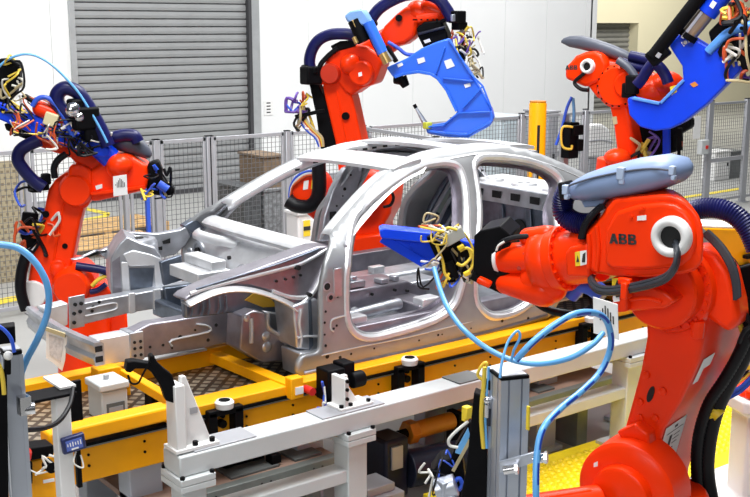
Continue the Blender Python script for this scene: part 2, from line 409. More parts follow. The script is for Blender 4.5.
# valve unit with hoses
a = at(570, 140, Y=8.9); o = thing('valve_unit', 'black valve block with a looped yellow hose on a grey stand beside the bollard', 'valve unit', (a.x, a.y, 0))
m = MB(); m.bb(a.x-.04, a.x+.04, a.y+.05, a.y+.13, 0, a.z+.3); m.build('stand', FEN, o, .004)
m = MB(); m.box(a, (.16, .14, .42)); m.box(a+V((.03, -.06, .12)), (.16, .1, .12)); m.box(a+V((.08, -.05, -.06)), (.1, .1, .14)); m.build('valve_body', BKM, o, .012, split=True)
P_ = [at(x, y, D=(a-EYE).dot(FH)-.12) for x, y in ((573, 127), (563, 127), (561, 137), (563, 147), (571, 149), (572, 145))]
m = MB(); m.tube(P_, .014); m.build('yellow_hose', CABY, o)
P_ = [at(x, y, D=(a-EYE).dot(FH)) for x, y in ((556, 145), (562, 128), (567, 108), (572, 97))]
m = MB(); m.tube(P_, .018); m.build('blue_hose', CABB, o)
P_ = [at(x, y, D=(a-EYE).dot(FH)) for x, y in ((573, 128), (574, 112), (573, 98))]
m = MB(); m.tube(P_, .018); m.build('pale_blue_hose', CY_, o)
def cabinet(name, label, cat, u0, v0, u1, v1, Y, depth, m_, floor_=True, extra=None, door=True):
    a = at(u0, v0, Y=Y); b = at(u1, v1, Y=Y); z0 = 0 if floor_ else b.z
    o = thing(name, label, cat, ((a.x+b.x)/2, Y+depth/2, z0)); m = MB(); m.bb(a.x, b.x, Y, Y+depth, z0+.002, a.z); m.build('body', m_, o, .015)
    if door:
        m = MB(); m.bb(a.x+.05, b.x-.05, Y-.015, Y, z0+.1, a.z-.06); m.build('front_panel', m_, o, .006)
        m = MB(); m.bb(b.x-.13, b.x-.10, Y-.03, Y-.015, z0+(a.z-z0)*.5, z0+(a.z-z0)*.62); m.build('handle', BKM, o)
    m = MB(); m.bb(a.x-.015, b.x+.015, Y-.02, Y+depth+.01, a.z, a.z+.025); m.build('top', m_, o)
    return o, a, b
cabinet('machine_cabinet', 'pale blue grey machine cabinet behind the fence left of the bollard', 'cabinet', 501, 119, 527, 150, 11.3, .7, mat('pale_cabinet', (.50, .58, .62), .5))
cabinet('machine_cabinet', 'slim grey cabinet behind the fence right of the bollard', 'cabinet', 549, 113, 558, 150, 11.2, .5, FEN)
cabinet('machine_cabinet', 'low white cabinet behind the right fence gate', 'cabinet', 716, 153, 729, 185, 12.2, .3, WH)
cabinet('machine_cabinet', 'dark grey cabinet beside the low white one behind the gate', 'cabinet', 731.5, 153, 742, 185, 12.25, .6, mat('charcoal_cabinet', (.12, .13, .13), .5))
cabinet('storage_crate', 'dark slatted crate seen through the windscreen opening', 'crate', 244, 190, 262, 240, 11.5, .8, mat('crate_dark', (.07, .075, .08), .6, 0, .4, 20), door=False)
cabinet('storage_crate', 'mottled grey crate right of the dark one in the windscreen opening', 'crate', 264, 192, 285, 240, 11.5, .8, mat('crate_grey', (.22, .23, .24), .6, 0, .5, 20), door=False)
cabinet('cardboard_box', 'tan cardboard box on top of the mottled grey crate', 'box', 264, 158, 285, 189, 11.6, .6, mat('cardboard', (.20, .14, .09), .8, 0, .2, 8), False, door=False)
o, a, b = cabinet('control_cabinet', 'low light grey cabinet with a striped sticker beside the middle robot', 'cabinet', 298, 215, 324, 250, 9.0, .22, WH)
m = MB(); m.bb(a.x+.05, a.x+.13, 8.98, 8.985, a.z-.22, a.z-.06); m.build('warning_sticker', YLAB, o)
m = MB(); m.bb(a.x+.05, a.x+.13, 8.975, 8.98, a.z-.16, a.z-.12); m.build('sticker_stripe', INK, o)
# white door-like panel
pl = Plane((11.6, 11.2, 0), (0, -1, 0)); m = MB(); m.prism(pl.poly([(589, 158), (589, 127), (592, 124), (603, 124), (610, 129), (613, 140), (613, 158)]), (0, .16, 0))
o = thing('vehicle_door', 'white vehicle door panel standing behind the fence near the far right robot', 'door panel', pl(600, 158)); m.build('outer_skin', WH, o, .04, 3)
m = MB(); m.tube([p+pl.n*.01 for p in pl.poly([(589.5, 141), (600, 140), (612.5, 142)])], .01); m.build('trim_strip', FEN, o)
m = MB(); m.bb(pl(589, 158).x, pl(613, 158).x, 11.18, 11.4, 0, pl(600, 158).z); m.build('stand', FEN, o)
# pallets and stacked boards behind the left robot
def pallet(label, u, v, lx, nb, rot):
    c = at(u, v, Z=0); o = thing('wooden_pallet', label, 'pallet', c); R_ = (V((math.cos(rot), math.sin(rot), 0)), V((-math.sin(rot), math.cos(rot), 0)), V((0, 0, 1)))
    for i in range(nb):
        b = MB(); b.box(c+R_[1]*((i-(nb-1)/2)*.15)+V((0, 0, .13)), (lx, .125, .025), R_); b.build('deck_board', WOOD, o)
    for i in (-1, 0, 1):
        b = MB(); b.box(c+R_[0]*(i*(lx/2-.06))+V((0, 0, .0585)), (.1, nb*.15, .117), R_); b.build('bearer', WOOD, o)
pallet('long wooden pallet on the floor behind the upper half of the left robot', 92, 236, 1.9, 6, .1)
pallet('wooden pallet on the floor nearer the fence behind the left robot', 100, 252, 1.5, 5, .05)
c = at(8, 222, Y=12.0); o = thing('perforated_board', 'tan perforated board standing behind the fence at the left edge', 'board', (c.x, 12.0, 0))
for i in range(1):
    m = MB(); m.bb(c.x-1.0, c.x+.27, 12.0+i*.07, 12.05+i*.07, .0, 1.35-.0*i); m.build('panel', PERF, o)
# sheet of paper and small box on the right gate
a = at(700, 124, Y=YF-.05); m = MB(); m.bb(a.x-.16, a.x+.02, YF-.052, YF-.048, a.z-.22, a.z+.12); tag(m.build('paper_notice', PAPER), 'white paper notice hung on the mesh left of the right gate', 'sign')
a = at(703, 147, Y=YF-.1); o = thing('lock_box', 'small grey lock box on the right gate post', 'lock box', a); m = MB(); m.box(a, (.18, .09, .22)); m.build('housing', GR, o, .01); m = MB(); m.box(a+V((.03, -.05, .0)), (.05, .02, .05)); m.build('button', REDP, o)
# ================================================================== CONVEYOR AND SKID
EX = 9.6
o = thing('conveyor_skid', 'long yellow conveyor skid with tread plate deck under the silver car body', 'conveyor skid', (5.5, 5.2, .2)); SK = o
m = MB(); m.bb(2.35, EX, 4.75, 4.90, .872, .925); m.build('upper_rail', YE, o, .006)
m = MB(); m.bb(1.74, 2.36, 4.72, 4.83, .895, .968); m.build('end_rail', YE, o, .012)
m = MB(); m.bb(1.74, EX, 4.742, 4.80, .858, .873); m.build('slot', BKM, o); m = MB(); m.bb(1.74, EX, 4.752, 4.80, .846, .857); m.build('guide_strip', CHAN, o)
m = MB(); m.bb(1.55, EX, 4.78, 4.84, .665, .858); m.build('side_plate', YE, o, .005)
m = MB()
for i in range(26):
    xx = 1.95+i*.29
    for zz in (.80, .745): m.cyl((xx, 4.781, zz), (xx, 4.774, zz), .007, seg=8)
m.build('bolt_heads', BKM, o)
m = MB(); m.bb(1.1, EX, 5.50, 5.60, .70, .962); m.build('far_rail', YE, o, .006)
m = MB(); m.bb(1.1, EX, 4.88, 5.5, .835, .86); m.build('deck', CHK, o)
m = MB(); m.bar((3.045, 5.60, .905), (3.09, 4.72, .905), .075, .06); m.bb(3.05, 3.13, 4.70, 4.76, .86, .975); m.build('cross_bar', YE, o, .005)
m = MB(); m.bb(3.075, 3.125, 4.695, 4.70, .885, .925); m.build('white_sticker', PAPER, o)
for xx in (4.4, 6.1): m = MB(); m.bar((xx, 5.55, .89), (xx+.03, 4.85, .89), .075, .06); m.build('cross_bar', YE, o, .005)
m = MB(); m.bb(2.50, 2.98, 5.47, 5.62, .963, .975); m.build('rest_pad', WH, o, .004)
m = MB(); m.prism([(2.28, 5.30, .74), (2.42, 5.30, .74), (2.42, 5.30, .98), (2.36, 5.3, 1.03), (2.24, 5.30, 1.03), (2.24, 5.30, .86)], (0, .1, 0)); m.build('bumper_bracket', YE, o, .006)
m = MB(); m.bar((2.38, 5.30, .99), (2.45, 4.88, .93), .05, .05); m.build('angled_arm', YE, o, .005)
m = MB(); m.bb(2.40, 2.46, 5.02, 5.10, .725, .93); m.bb(2.47, 2.53, 5.1, 5.16, .725, .90); m.build('clamp_foot', BKM, o, .006)
for xx in (2.2, 3.2, 5.1, 6.0, 7.6): m = MB(); m.bb(xx, xx+.18, 4.88, 5.02, .0, .70); m.bb(xx-.03, xx+.21, 4.84, 5.06, 0, .03); m.build('pedestal_leg', mat('blue_grey_leg', (.45, .50, .58), .5) if 'blue_grey_leg' not in MATS else MATS['blue_grey_leg'], o, .006)
for xx in (2.2, 4.6, 7.6): m = MB(); m.bb(xx, xx+.18, 5.44, 5.56, .0, .70); m.build('pedestal_leg', MATS['blue_grey_leg'], o, .006)
# U shaped guide brackets with white rollers on the skid side
def guide(xx, label):
    y = 4.78; q = thing('roller_guide', label, 'roller guide', (xx, y, .72), 'black roller guides on the side of the yellow skid'); m = MB()
    m.bb(xx-.10, xx-.05, y-.07, y-.002, .72, .885); m.bb(xx+.05, xx+.10, y-.07, y-.002, .735, .885); m.bb(xx-.10, xx+.10, y-.07, y-.002, .86, .895); m.build('bracket', BKM, q, .005)
    m = MB(); m.cyl((xx, y-.05, .895), (xx, y-.05, .925), .045, .05, 20); m.cyl((xx, y-.05, .925), (xx, y-.05, .935), .05, .042, 20); m.build('roller', WH, q)
    m = MB(); m.cyl((xx, y-.05, .935), (xx, y-.05, .938), .03, seg=16); m.build('roller_hub', BKM, q)
    m = MB(); m.cyl((xx, y-.035, .80), (xx, y-.002, .80), .022, seg=14); m.cyl((xx, y-.035, .845), (xx, y-.015, .845), .012, seg=12); m.build('knob', BKM, q)
guide(2.665, 'black roller guide with white roller on the skid beside the white tapered stand')
guide(3.88, 'black roller guide with white roller on the skid under the front door sill')
guide(5.42, 'black roller guide with white roller on the skid left of the striped placard')
# red sensor at the cross bar
q = thing('sensor', 'small red sensor with cable at the near end of the yellow cross bar', 'sensor', (3.17, 4.71, .885)); m = MB(); m.cyl((3.16, 4.73, .895), (3.16, 4.66, .895), .022, seg=14); m.build('red_head', REDP, q)
m = MB(); m.cyl((3.16, 4.775, .895), (3.16, 4.73, .895), .012, seg=12); m.build('body', BKM, q); m = MB(); m.cyl((3.27, 4.778, .84), (3.27, 4.74, .84), .022, seg=14); m.build('plug', BKM, q)
# grey box between the rails at the front
q = thing('junction_box', 'light grey steel box with dark rating plate between the skid rails', 'electrical box', (2.2, 5.05, .725)); m = MB(); m.bb(2.115, 2.255, 4.98, 5.15, .861, 1.02); m.build('housing', GR, q, .008)
m = MB(); m.bb(2.105, 2.265, 4.97, 5.16, 1.02, 1.058); m.build('lid', GR, q, .008); m = MB(); m.bb(2.14, 2.235, 4.975, 4.98, .885, .955); m.build('rating_plate', MATS['charcoal_cabinet'], q)
m = MB(); m.bb(2.15, 2.225, 4.973, 4.975, .91, .935); m.build('plate_print', FEN, q); m = MB(); m.cyl((2.18, 5.06, 1.058), (2.18, 5.06, 1.08), .014, seg=10); m.build('lid_knob', FEN, q)
# white cabinet-like base of the far side of the same row: orange neighbour slab
# ------------------------------------------------------------------ under the skid
q = thing('floor_track', 'brown board track with a grey steel channel edge under the skid', 'track', (3.9, 4.9, .2))
for b_ in ((2.2, 3.36, 4.76, 5.35), (3.36, 4.6, 5.12, 5.35), (4.6, 5.7, 4.76, 5.35)): m = MB(); m.bb(*b_, .44, .47); m.build('board', PINKF, q)
for b_ in ((2.2, 3.36), (4.6, 5.7)): m = MB(); m.bb(*b_, 4.70, 4.76, .405, .475); m.build('channel', CHAN, q, .004)
m = MB()
for i in range(3):
    for j in range(4): m.cyl((2.5+i*.33+j*.028, 4.701, .43+(j % 2)*.012), (2.5+i*.33+j*.028, 4.697, .43+(j % 2)*.012), .006, seg=8)
m.build('channel_holes', DARKG, q)
for a_, b_ in ((2.72, 3.02), (3.12, 3.3), (4.7, 4.85), (5.0, 5.15)): m = MB(); m.bb(a_, b_, 4.78, 5.2, .47, .485); m.build('dark_plate', MATS['charcoal_cabinet'], q, .003)
m = MB(); m.bb(2.98, 3.04, 4.79, 4.86, .485, .535); m.bb(2.75, 3.0, 4.9, 5.0, .485, .56); m.build('stop_block', BKM, q, .004)
for xx in (2.4, 3.2, 4.65, 5.4): m = MB(); m.bb(xx, xx+.1, 4.80, 5.3, .0, .44); m.build('support', CHAN, q)
q = thing('gear_motor', 'dark navy gear motor on the floor under the conveyor', 'motor', (4.05, 4.95, .05)); m = MB(); m.bb(3.8, 3.98, 4.85, 5.05, .02, .40); m.build('gearbox', GEARB, q, .02)
m = MB(); m.cyl((3.98, 4.88, .18), (4.38, 4.82, .17), .115, seg=28); m.cyl((4.38, 4.82, .17), (4.45, 4.81, .17), .10, .08, 28); m.build('motor_housing', GEARB, q, .008)
m = MB(); m.bb(3.84, 3.92, 4.835, 4.85, .22, .36); m.build('rating_plate', FEN, q)
q = thing('steel_foot', 'light grey stepped steel foot on the floor behind the table leg', 'foot', (3.66, 4.75, 0)); m = MB(); m.bb(3.48, 3.76, 4.62, 4.88, .14, .19); m.bb(3.52, 3.72, 4.66, 4.84, .19, .24); m.build('plate', FEN, q, .006); m = MB(); m.bb(3.55, 3.69, 4.68, 4.82, .0, .14); m.build('block', BKM, q)
q = thing('drive_roller', 'orange sectioned drive roller under the conveyor', 'roller', (4.45, 4.98, .2))
m = MB(); m.cyl((4.12, 4.98, .36), (4.43, 4.98, .36), .055, seg=20); m.build('roller_section', BURNT, q, .006); m = MB(); m.cyl((4.50, 4.98, .36), (4.9, 4.98, .36), .055, seg=20); m.build('roller_section', BURNT, q, .006)
m = MB(); m.cyl((4.06, 4.98, .36), (4.13, 4.98, .36), .075, seg=6); m.build('end_fitting', BURNT, q, .005); m = MB(); m.cyl((4.0, 4.98, .36), (4.95, 4.98, .36), .03, seg=14); m.bb(4.44, 4.49, 4.92, 5.04, .0, .41); m.build('shaft', BKM, q)

# ================================================================== GREY TABLE IN FRONT OF THE SKID
T = thing('work_table', 'long light grey steel frame table in front of the yellow skid', 'table', (3.9, 4.48, 0)); TY0, TY1, TZ = 4.40, 4.57, .835
m = MB(); m.bb(2.235, 5.78, TY0, TY1, .733, TZ); m.build('top_beam', GR, T, .008)
for xa_, xb_ in ((2.3, 3.3), (4.32, 5.5)): m = MB(); m.bb(xa_, xb_, TY0+.02, TY1-.03, .45, .52); m.build('lower_rail', GR, T, .006)
for xx, k, fz in ((2.315, .062, 0), (3.27, .062, 0), (4.32, .062, .101), (5.50, .08, .101)):
    l = MB(); l.bb(xx-k, xx+k, TY0+.01, TY1-.03, fz+.02, .665); g = l.build('leg', GR, T, .006)
    l = MB(); l.bb(xx-k-.03, xx+k+.03, TY0-.03, TY1+.01, .665, .697); l.bb(xx-k-.03, xx+k+.03, TY0-.03, TY1+.01, .699, .732); l.build('joint_plate', GR, g, .004)
    l = MB(); l.bb(xx-k-.05, xx+k+.05, TY0-.04, TY1+.04, fz, fz+.02); l.build('foot_plate', GR, g)
    l = MB()
    for dx in (-k-.016, k+.016):
        for yy in (TY0-.018, TY1-.002): l.cyl((xx+dx, yy, .732), (xx+dx, yy, .746), .012, seg=6)
    l.build('bolt', BKM, g)
for a_, b_ in ((3.05, 3.45), (3.98, 4.18), (2.32, 2.66)): m = MB(); m.bb(a_, b_, TY0+.01, TY1-.005, TZ, TZ+.008); m.build('machined_pad', MATS['charcoal_cabinet'] if a_ > 3.5 else FEN, T, .002)
q = thing('angle_bracket', 'white gusseted angle bracket bolted on the grey table below the hinge pillar', 'bracket', (3.24, 4.5, TZ)); zt = TZ+.008
m = MB(); m.bb(3.21, 3.235, 4.44, 4.56, zt+.012, zt+.17); m.prism([(3.235, 4.49, zt+.012), (3.345, 4.49, zt+.012), (3.315, 4.49, zt+.04), (3.275, 4.49, zt+.10), (3.265, 4.49, zt+.17), (3.235, 4.49, zt+.17)], (0, .03, 0)); m.build('gusset', WH, q, .004)
m = MB(); m.bb(3.18, 3.39, 4.43, 4.565, zt, zt+.014); m.build('base', WH, q, .003); m = MB()
for xx in (3.195, 3.255, 3.37): m.cyl((xx, 4.45, zt+.014), (xx, 4.45, zt+.028), .012, seg=8)
for zz in (.06, .11, .155): m.cyl((3.2225, 4.44, zt+zz), (3.2225, 4.43, zt+zz), .010, seg=8)
m.build('bolts', BKM, q)
q = thing('clamp_unit', 'black clamp unit with blue cables behind the white angle bracket', 'clamp', (3.2, 4.65, TZ)); m = MB(); m.bb(3.22, 3.33, 4.60, 4.72, TZ-.0, TZ+.175); m.bb(3.33, 3.41, 4.62, 4.72, TZ+.06, TZ+.19); m.cyl((3.38, 4.62, TZ+.09), (3.46, 4.62, TZ+.09), .045, seg=16); m.build('body', BKM, q, .008)
cables(q, (3.19, 4.60, TZ+.08), (.02, .02, .10), 3, [CABB, CABB, CABW], .006, 4, .3)
# white tapered locating stand with black arm
q = thing('locating_stand', 'white tapered stand with a black curved arm at the left end of the table', 'stand', (2.32, 4.5, TZ))
zb = TZ+.008; xa = 2.24
m = MB(); m.bb(xa, xa+.05, 4.43, 4.53, zb+.015, 1.17); m.prism([(xa+.05, 4.465, zb+.015), (xa+.20, 4.465, zb+.015), (xa+.075, 4.465, 1.20), (xa+.05, 4.465, 1.2)], (0, .03, 0)); m.build('column', WH, q, .004)
m = MB(); m.bb(xa-.01, xa+.22, 4.42, 4.55, zb, zb+.018); m.build('base', WH, q, .003)
m = MB()
for xx in (xa+.10, xa+.19): m.cyl((xx, 4.44, zb+.018), (xx, 4.44, zb+.038), .014, seg=8)
m.build('bolts', BKM, q); m = MB(); m.bb(xa+.09, xa+.13, 4.462, 4.465, 1.01, 1.04); m.build('name_plate', FEN, q)
pl = Plane((xa, 4.45, 1), (-.25, -1, 0)); arm = [(126, 372), (127, 362), (134, 361), (151, 364), (150, 357), (154, 355), (157, 362), (164, 369), (172, 375), (176, 386), (176, 404), (166, 401), (161, 386), (152, 373), (147, 369), (135, 369), (131, 373)]
m = MB(); m.prism([p+V((0, .0, 0)) for p in pl.poly(arm)], -pl.n*.06); m.build('curved_arm', BKM, q, .006)
m = MB(); m.tube([pl(*p) for p in ((150, 362), (143, 374), (138, 383), (131, 383), (128, 375))], .005); m.build('cable', BKM, q)
# white post with display at the left, in front of the yellow end rail
pp = at(63, 440, Y=4.33)
q = thing('sensor_post', 'white square post carrying a dark shelf and shield plate at lower left', 'post', (pp.x, 4.33, 0)); m = MB(); m.bb(pp.x-.03, pp.x+.035, 4.31, 4.37, 0, 1.285); m.build('tube', WH, q, .004)
m = MB(); m.bb(pp.x-.20, pp.x+.05, 4.27, 4.40, 1.286, 1.30); m.build('shelf', BKM, q, .003); m = MB(); m.bb(pp.x+.04, pp.x+.115, 4.38, 4.40, 1.13, 1.31); m.build('shield_plate', BKM, q, .003)
m = MB(); m.bb(pp.x-.0, pp.x+.07, 4.33, 4.52, 1.302, 1.312); m.build('top_plate', WH, q)
q2 = thing('display_unit', 'small dark blue gauge display clipped to the white post', 'display', (pp.x+.02, 4.29, 1.05)); c = V((pp.x+.03, 4.295, 1.07)); R_ = (V((.97, -.1, .12)).normalized(), V((.1, 1, .0)).normalized(), V((-.12, 0, 1)).normalized())
m = MB(); m.box(c, (.10, .03, .073), R_); m.build('housing', mat('navy_case', (.012, .02, .10), .35), q2, .008)
m = MB(); m.box(c-R_[1]*.016, (.07, .004, .045), R_); m.build('screen', mat('blue_screen', (.10, .16, .55), .25), q2); m = MB()
for i in range(6): m.box(c-R_[1]*.019+R_[0]*(-.028+i*.011)+R_[2]*(.004), (.004, .002, .012+.004*(i % 3)), R_)
m.box(c-R_[1]*.0185-R_[2]*.018, (.03, .002, .007), R_); m.build('readout', PAPER, q2)
m = MB(); m.tube([c+V((.01, 0, -.04)), c+V((-.01, -.02, -.08)), c+V((.03, -.02, -.11)), c+V((.03, 0, -.06))], .0035); m.build('lead', CABW, q2); m = MB(); m.bb(pp.x+.045, pp.x+.065, 4.30, 4.33, .86, 1.03); m.build('plug', BKM, q2, .004)
m = MB(); m.tube([at(73, 388, Y=4.3), at(70, 404, Y=4.2), at(60, 420, Y=4.1), at(45, 428, Y=4.0), at(20, 430, Y=3.9), at(-10, 428, Y=3.8)], .010); tag(m.build('black_cable', BK), 'black cable hanging in an arc from the white post to the left edge', 'cable')
# lower left: stop unit with red button
q = thing('stop_unit', 'black stop unit with red knob on the yellow skid end at lower left', 'stop unit', at(38, 450, Y=4.6)); pl = Plane((1.6, 4.62, .9), (0, -1, 0))
m = MB(); m.prism(pl.poly([(26, 449), (54, 445), (54, 456), (26, 462)]), (0, .1, 0)); m.prism(pl.poly([(25, 464), (33, 462), (33, 484), (25, 486)]), (0, .06, 0)); m.build('body', BKM, q, .006)
m = MB(); c = pl(25, 453); m.cyl(c, c+V((-.02, -.05, 0)), .03, .028, 18); m.build('red_knob', REDP, q); m = MB(); c = pl(47, 464); m.cyl(c, c+V((0, -.06, 0)), .025, seg=14); m.build('fitting', BKM, q); cables(q, pl(43, 455)+V((0, -.03, 0)), (.07, .02, .05), 4, [CABW, BK, CABW], .005, 9, .25)
m = MB(); m.prism(pl.back(.06).poly([(24, 462), (58, 455), (58, 520), (24, 520)]), (0, .06, 0)); m.build('yellow_mount', YE, q, .006); m = MB(); m.prism(pl.back(.055).poly([(43, 480), (54, 478), (54, 481), (43, 483)]), (0, -.006, 0)); m.build('white_sticker', PAPER, q)

# ================================================================== NEAR ALUMINIUM POSTS AND HOSES
def profile_post(name, label, c, top, s=.1, a=25, mats=ALU):
    q = thing(name, label, 'post', (c.x, c.y, 0)); d = (V((c.x, c.y, 0))).normalized(); r = V((d.y, -d.x, 0))
    R_ = Matrix.Rotation(math.radians(a), 3, 'Z'); ex, ey = R_ @ r, R_ @ d; h = s/2; g, dp = .007, .010; pts = []
    for k in range(4):
        X_, Y_ = [(ex, -ey), (ey, ex), (-ex, ey), (-ey, -ex)][k]
        pts.append(X_*-h+Y_*h)
        for off in (-.023, .023): pts += [X_*(off-g/2)+Y_*h, X_*(off-g/2)+Y_*(h-dp), X_*(off+g/2)+Y_*(h-dp), X_*(off+g/2)+Y_*h]
    m = MB(); m.prism([V((c.x, c.y, .0))+p for p in pts], (0, 0, top)); m.build('profile', mats, q)
    m = MB(); m.box((c.x, c.y, top+.006), (s*1.0, s*1.0, .012), (ex, ey, V((0, 0, 1)))); m.build('end_cap', BKM, q, .003)
    m = MB(); m.box((c.x, c.y, top+.0135), (s*.86, s*.86, .003), (ex, ey, V((0, 0, 1)))); m.build('cap_plate', FEN, q)
    m = MB(); m.box((c.x, c.y, .01), (s*2, s*2, .02), (ex, ey, V((0, 0, 1)))); m.build('foot_plate', FEN, q)
    return q, ex, ey
c = at(509.5, 371, D=3.5); PT = c.z
Q, ex, ey = profile_post('aluminium_post', 'silver slotted aluminium post standing left of the foreground robot', c, PT-.015, .1, 24); PC = c
Dp = 3.44
q = thing('hose_clamp', 'metal hose clamp bracket bolted to the foreground aluminium post', 'clamp', at(520, 465, D=Dp)); pl = facing(515, 465, Dp-.03, 10)
m = MB(); m.prism(pl.poly([(499, 462), (538, 451), (540, 461), (500, 473)]), -pl.n*.012); m.build('strap', ALU, q, .002)
for u, v in ((511, 468), (540, 457)):
    m = MB(); m.cyl(pl(u-6, v+1)+pl.n*.012, pl(u+6, v-1)+pl.n*.012, .016, seg=16); m.cyl(pl(u+5, v-1)+pl.n*.012, pl(u+8, v-1)+pl.n*.012, .02, seg=6); m.build('clamp_screw', CHROME, q)
m = MB(); c2 = at(528, 418, D=Dp-.02); m.box(c2, (.006, .012, .08)); tag(m.build('yellow_tape', YLAB), 'short strip of yellow tape on the right side of the foreground post', 'tape')
# cable carrier on the left of the post
q = thing('cable_carrier', 'black cable carrier with yellow and blue tubes left of the foreground post', 'cable carrier', at(480, 490, D=3.6)); pl = facing(478, 430, 3.55, 5)
m = MB(); m.prism(pl.poly([(474, 392), (486, 398), (487, 448), (489, 500), (460, 500), (466, 470), (470, 430)]), -pl.n*.06); m.build('carrier', BKM, q, .006)
m = MB(); m.tube([pl(*p)+pl.n*.012 for p in ((485, 366), (484, 385), (482, 405), (482, 425), (484, 447))], .0075); m.build('yellow_tube', CABY, q)
m = MB(); m.tube([pl(*p)+pl.n*.012 for p in ((489, 366), (488, 385), (486, 405), (486, 425), (487, 447))], .0045); m.build('blue_tube', CY_, q)
m = MB(); p = pl(488, 398)+pl.n*.02; m.ell(p, (.014, .014, .014)); m.cyl(p+V((0, 0, -.015)), p+V((.0, 0, -.06)), .010, seg=12); m.build('fitting', CHROME, q)
m = MB(); p = pl(490, 412)+pl.n*.02; m.cyl(p+V((0, 0, .02)), p+V((0, 0, -.04)), .009, seg=12); m.build('valve', GEARB, q)
m = MB(); m.tube([pl(*p) for p in ((478, 376), (479, 370), (484, 363), (487, 364), (484, 372), (484, 380))], .005, closed=True); m.build('yellow_loop', CABY, q)
m = MB(); m.box(pl(490, 384), (.03, .03, .035)); m.build('connector', BKM, q, .004)
# lower clamp with cylinder
q = thing('pneumatic_clamp', 'black pneumatic clamp with bright cylinder head at the bottom edge', 'clamp', at(455, 495, D=3.9)); pl = facing(455, 470, 3.9, 0)
m = MB(); m.prism(pl.poly([(470, 422), (476, 428), (462, 462), (452, 480), (444, 474), (456, 446)]), -pl.n*.05); m.prism(pl.poly([(440, 462), (462, 455), (468, 500), (440, 500), (430, 475)]), -pl.n*.12); m.build('arm', BKM, q, .006)
m = MB(); b_ = pl(452, 492)-pl.n*.03; m.bb(b_.x-.04, b_.x+.04, b_.y-.04, b_.y+.04, .0, b_.z); m.bb(b_.x-.1, b_.x+.1, b_.y-.1, b_.y+.1, 0, .012); m.build('stand', BKM, q, .004)
m = MB(); m.cyl(pl(436, 485)+pl.n*.05, pl(456, 479)+pl.n*.05, .042, seg=20); m.cyl(pl(444, 498)+pl.n*.06, pl(455, 488)+pl.n*.05, .035, seg=20); m.box(pl(445, 481)+pl.n*.06, (.06, .05, .06)); m.build('cylinder', ALU, q, .004)
m = MB(); m.prism(pl.poly([(455, 451), (468, 427), (470, 434), (461, 453)]), pl.n*.02); m.build('light_blue_tab', CY_, q, .002)
m = MB(); m.tube([pl(*p)+pl.n*.015 for p in ((468, 420), (456, 430), (449, 438), (450, 444), (458, 446))], .006); m.build('white_cable', CABW, q)
m = MB(); m.bar(pl(453, 469)+pl.n*.02, pl(470, 438)+pl.n*.02, .012, .006, pl.n); m.build('steel_strip', CABG, q)
m = MB(); m.box(pl(467, 412), (.03, .03, .045)); m.box(pl(465, 417), (.02, .02, .03)); m.build('yellow_connector', YLAB, q, .004)
cables(q, pl(437, 470)+pl.n*.03, (.05, .03, .08), 6, [CABW, BK, CABB, BK], .004, 21, .25)
m = MB(); m.tube([pl(*p)+pl.n*.02 for p in ((454, 481), (459, 476), (462, 482), (459, 488))], .008); m.build('blue_fitting', CABB, q)
# big printed blue hoses
def hose(name, label, pts, r, m_=None):
    m = MB(); m.tube([at(u, v, D=d) for u, v, d in pts], r, 12, 8, uv=True); return tag(m.build(name, m_ or HOSEP), label, 'hose')
hose('air_hose', 'light blue printed hose arching from the post clamp up to the striped placard', [(537, 520, 3.30), (536, 490, 3.32), (537, 455, 3.36), (543, 429, 3.4), (560, 409, 3.5), (583, 390, 3.6), (601, 371, 3.7), (611, 345, 3.72), (607, 322, 3.7), (595, 313, 3.66), (575, 314, 3.6), (553, 326, 3.55), (532, 343, 3.5), (516, 360, 3.5)], .0115)
hose('air_hose', 'blue hose sweeping from the gun wiring down past the sill to the placard', [(434, 268, 4.45), (441, 292, 4.35), (449, 310, 4.25), (463, 329, 4.15), (485, 347, 4.1), (512, 360, 4.05), (540, 364, 4.0), (570, 358, 3.95), (592, 345, 3.95), (603, 333, 4.0)], .0105)
hose('thin_air_tube', 'thin pale blue tube looping over the foreground post top', [(500, 378, 3.42), (502, 362, 3.44), (508, 342, 3.48), (517, 331, 3.5), (520, 337, 3.5), (514, 350, 3.5), (511, 362, 3.5)], .0045, CY_)
hose('air_hose', 'light blue printed hose arching in front of the leftmost robot', [(-12, 243, 2.95), (0, 244.5, 2.95), (18, 248, 2.95), (34, 261, 2.95), (45, 279, 2.95), (49, 298, 2.95), (46, 318, 2.95), (37, 340, 2.95), (26, 361, 2.95), (20, 378, 2.95), (17, 398, 2.95), (14, 420, 2.96)], .0095)
cl = at(17, 440, D=2.9)
Q2, ex, ey = profile_post('aluminium_post', 'pale slotted aluminium post with valves at the left edge', at(11, 353, D=2.86), at(11, 353, D=2.86).z, .05, 10)
pl = facing(8, 345, 2.80, 0)
q = thing('valve_block', 'black valve block with white knob on top of the left edge post', 'valve', pl(6, 355)); m = MB(); m.prism(pl.poly([(-8, 329), (15, 326), (16, 343), (-8, 346)]), -pl.n*.05); m.prism(pl.poly([(4, 358), (11, 358), (11, 373), (4, 373)]), pl.n*.02); m.build('body', BKM, q, .004, split=True)
m = MB(); m.ell(pl(8, 354)+pl.n*.015, (.012, .012, .012)); m.build('white_knob', WH, q)
m = MB(); m.tube([pl(*p)+pl.n*.02 for p in ((-5, 322), (4, 328), (11, 337), (14, 350))], .005); m.build('blue_tube', CABB, q)
m = MB(); m.tube([pl(*p)+pl.n*.02 for p in ((-4, 358), (1, 368), (3, 380), (4, 392))], .006); m.build('yellow_tube', CABY, q)
m = MB(); m.prism(pl.poly([(-10, 372), (7, 372), (9, 520), (-10, 520)]), -pl.n*.03); m.build('black_cover', BKM, q, .004)
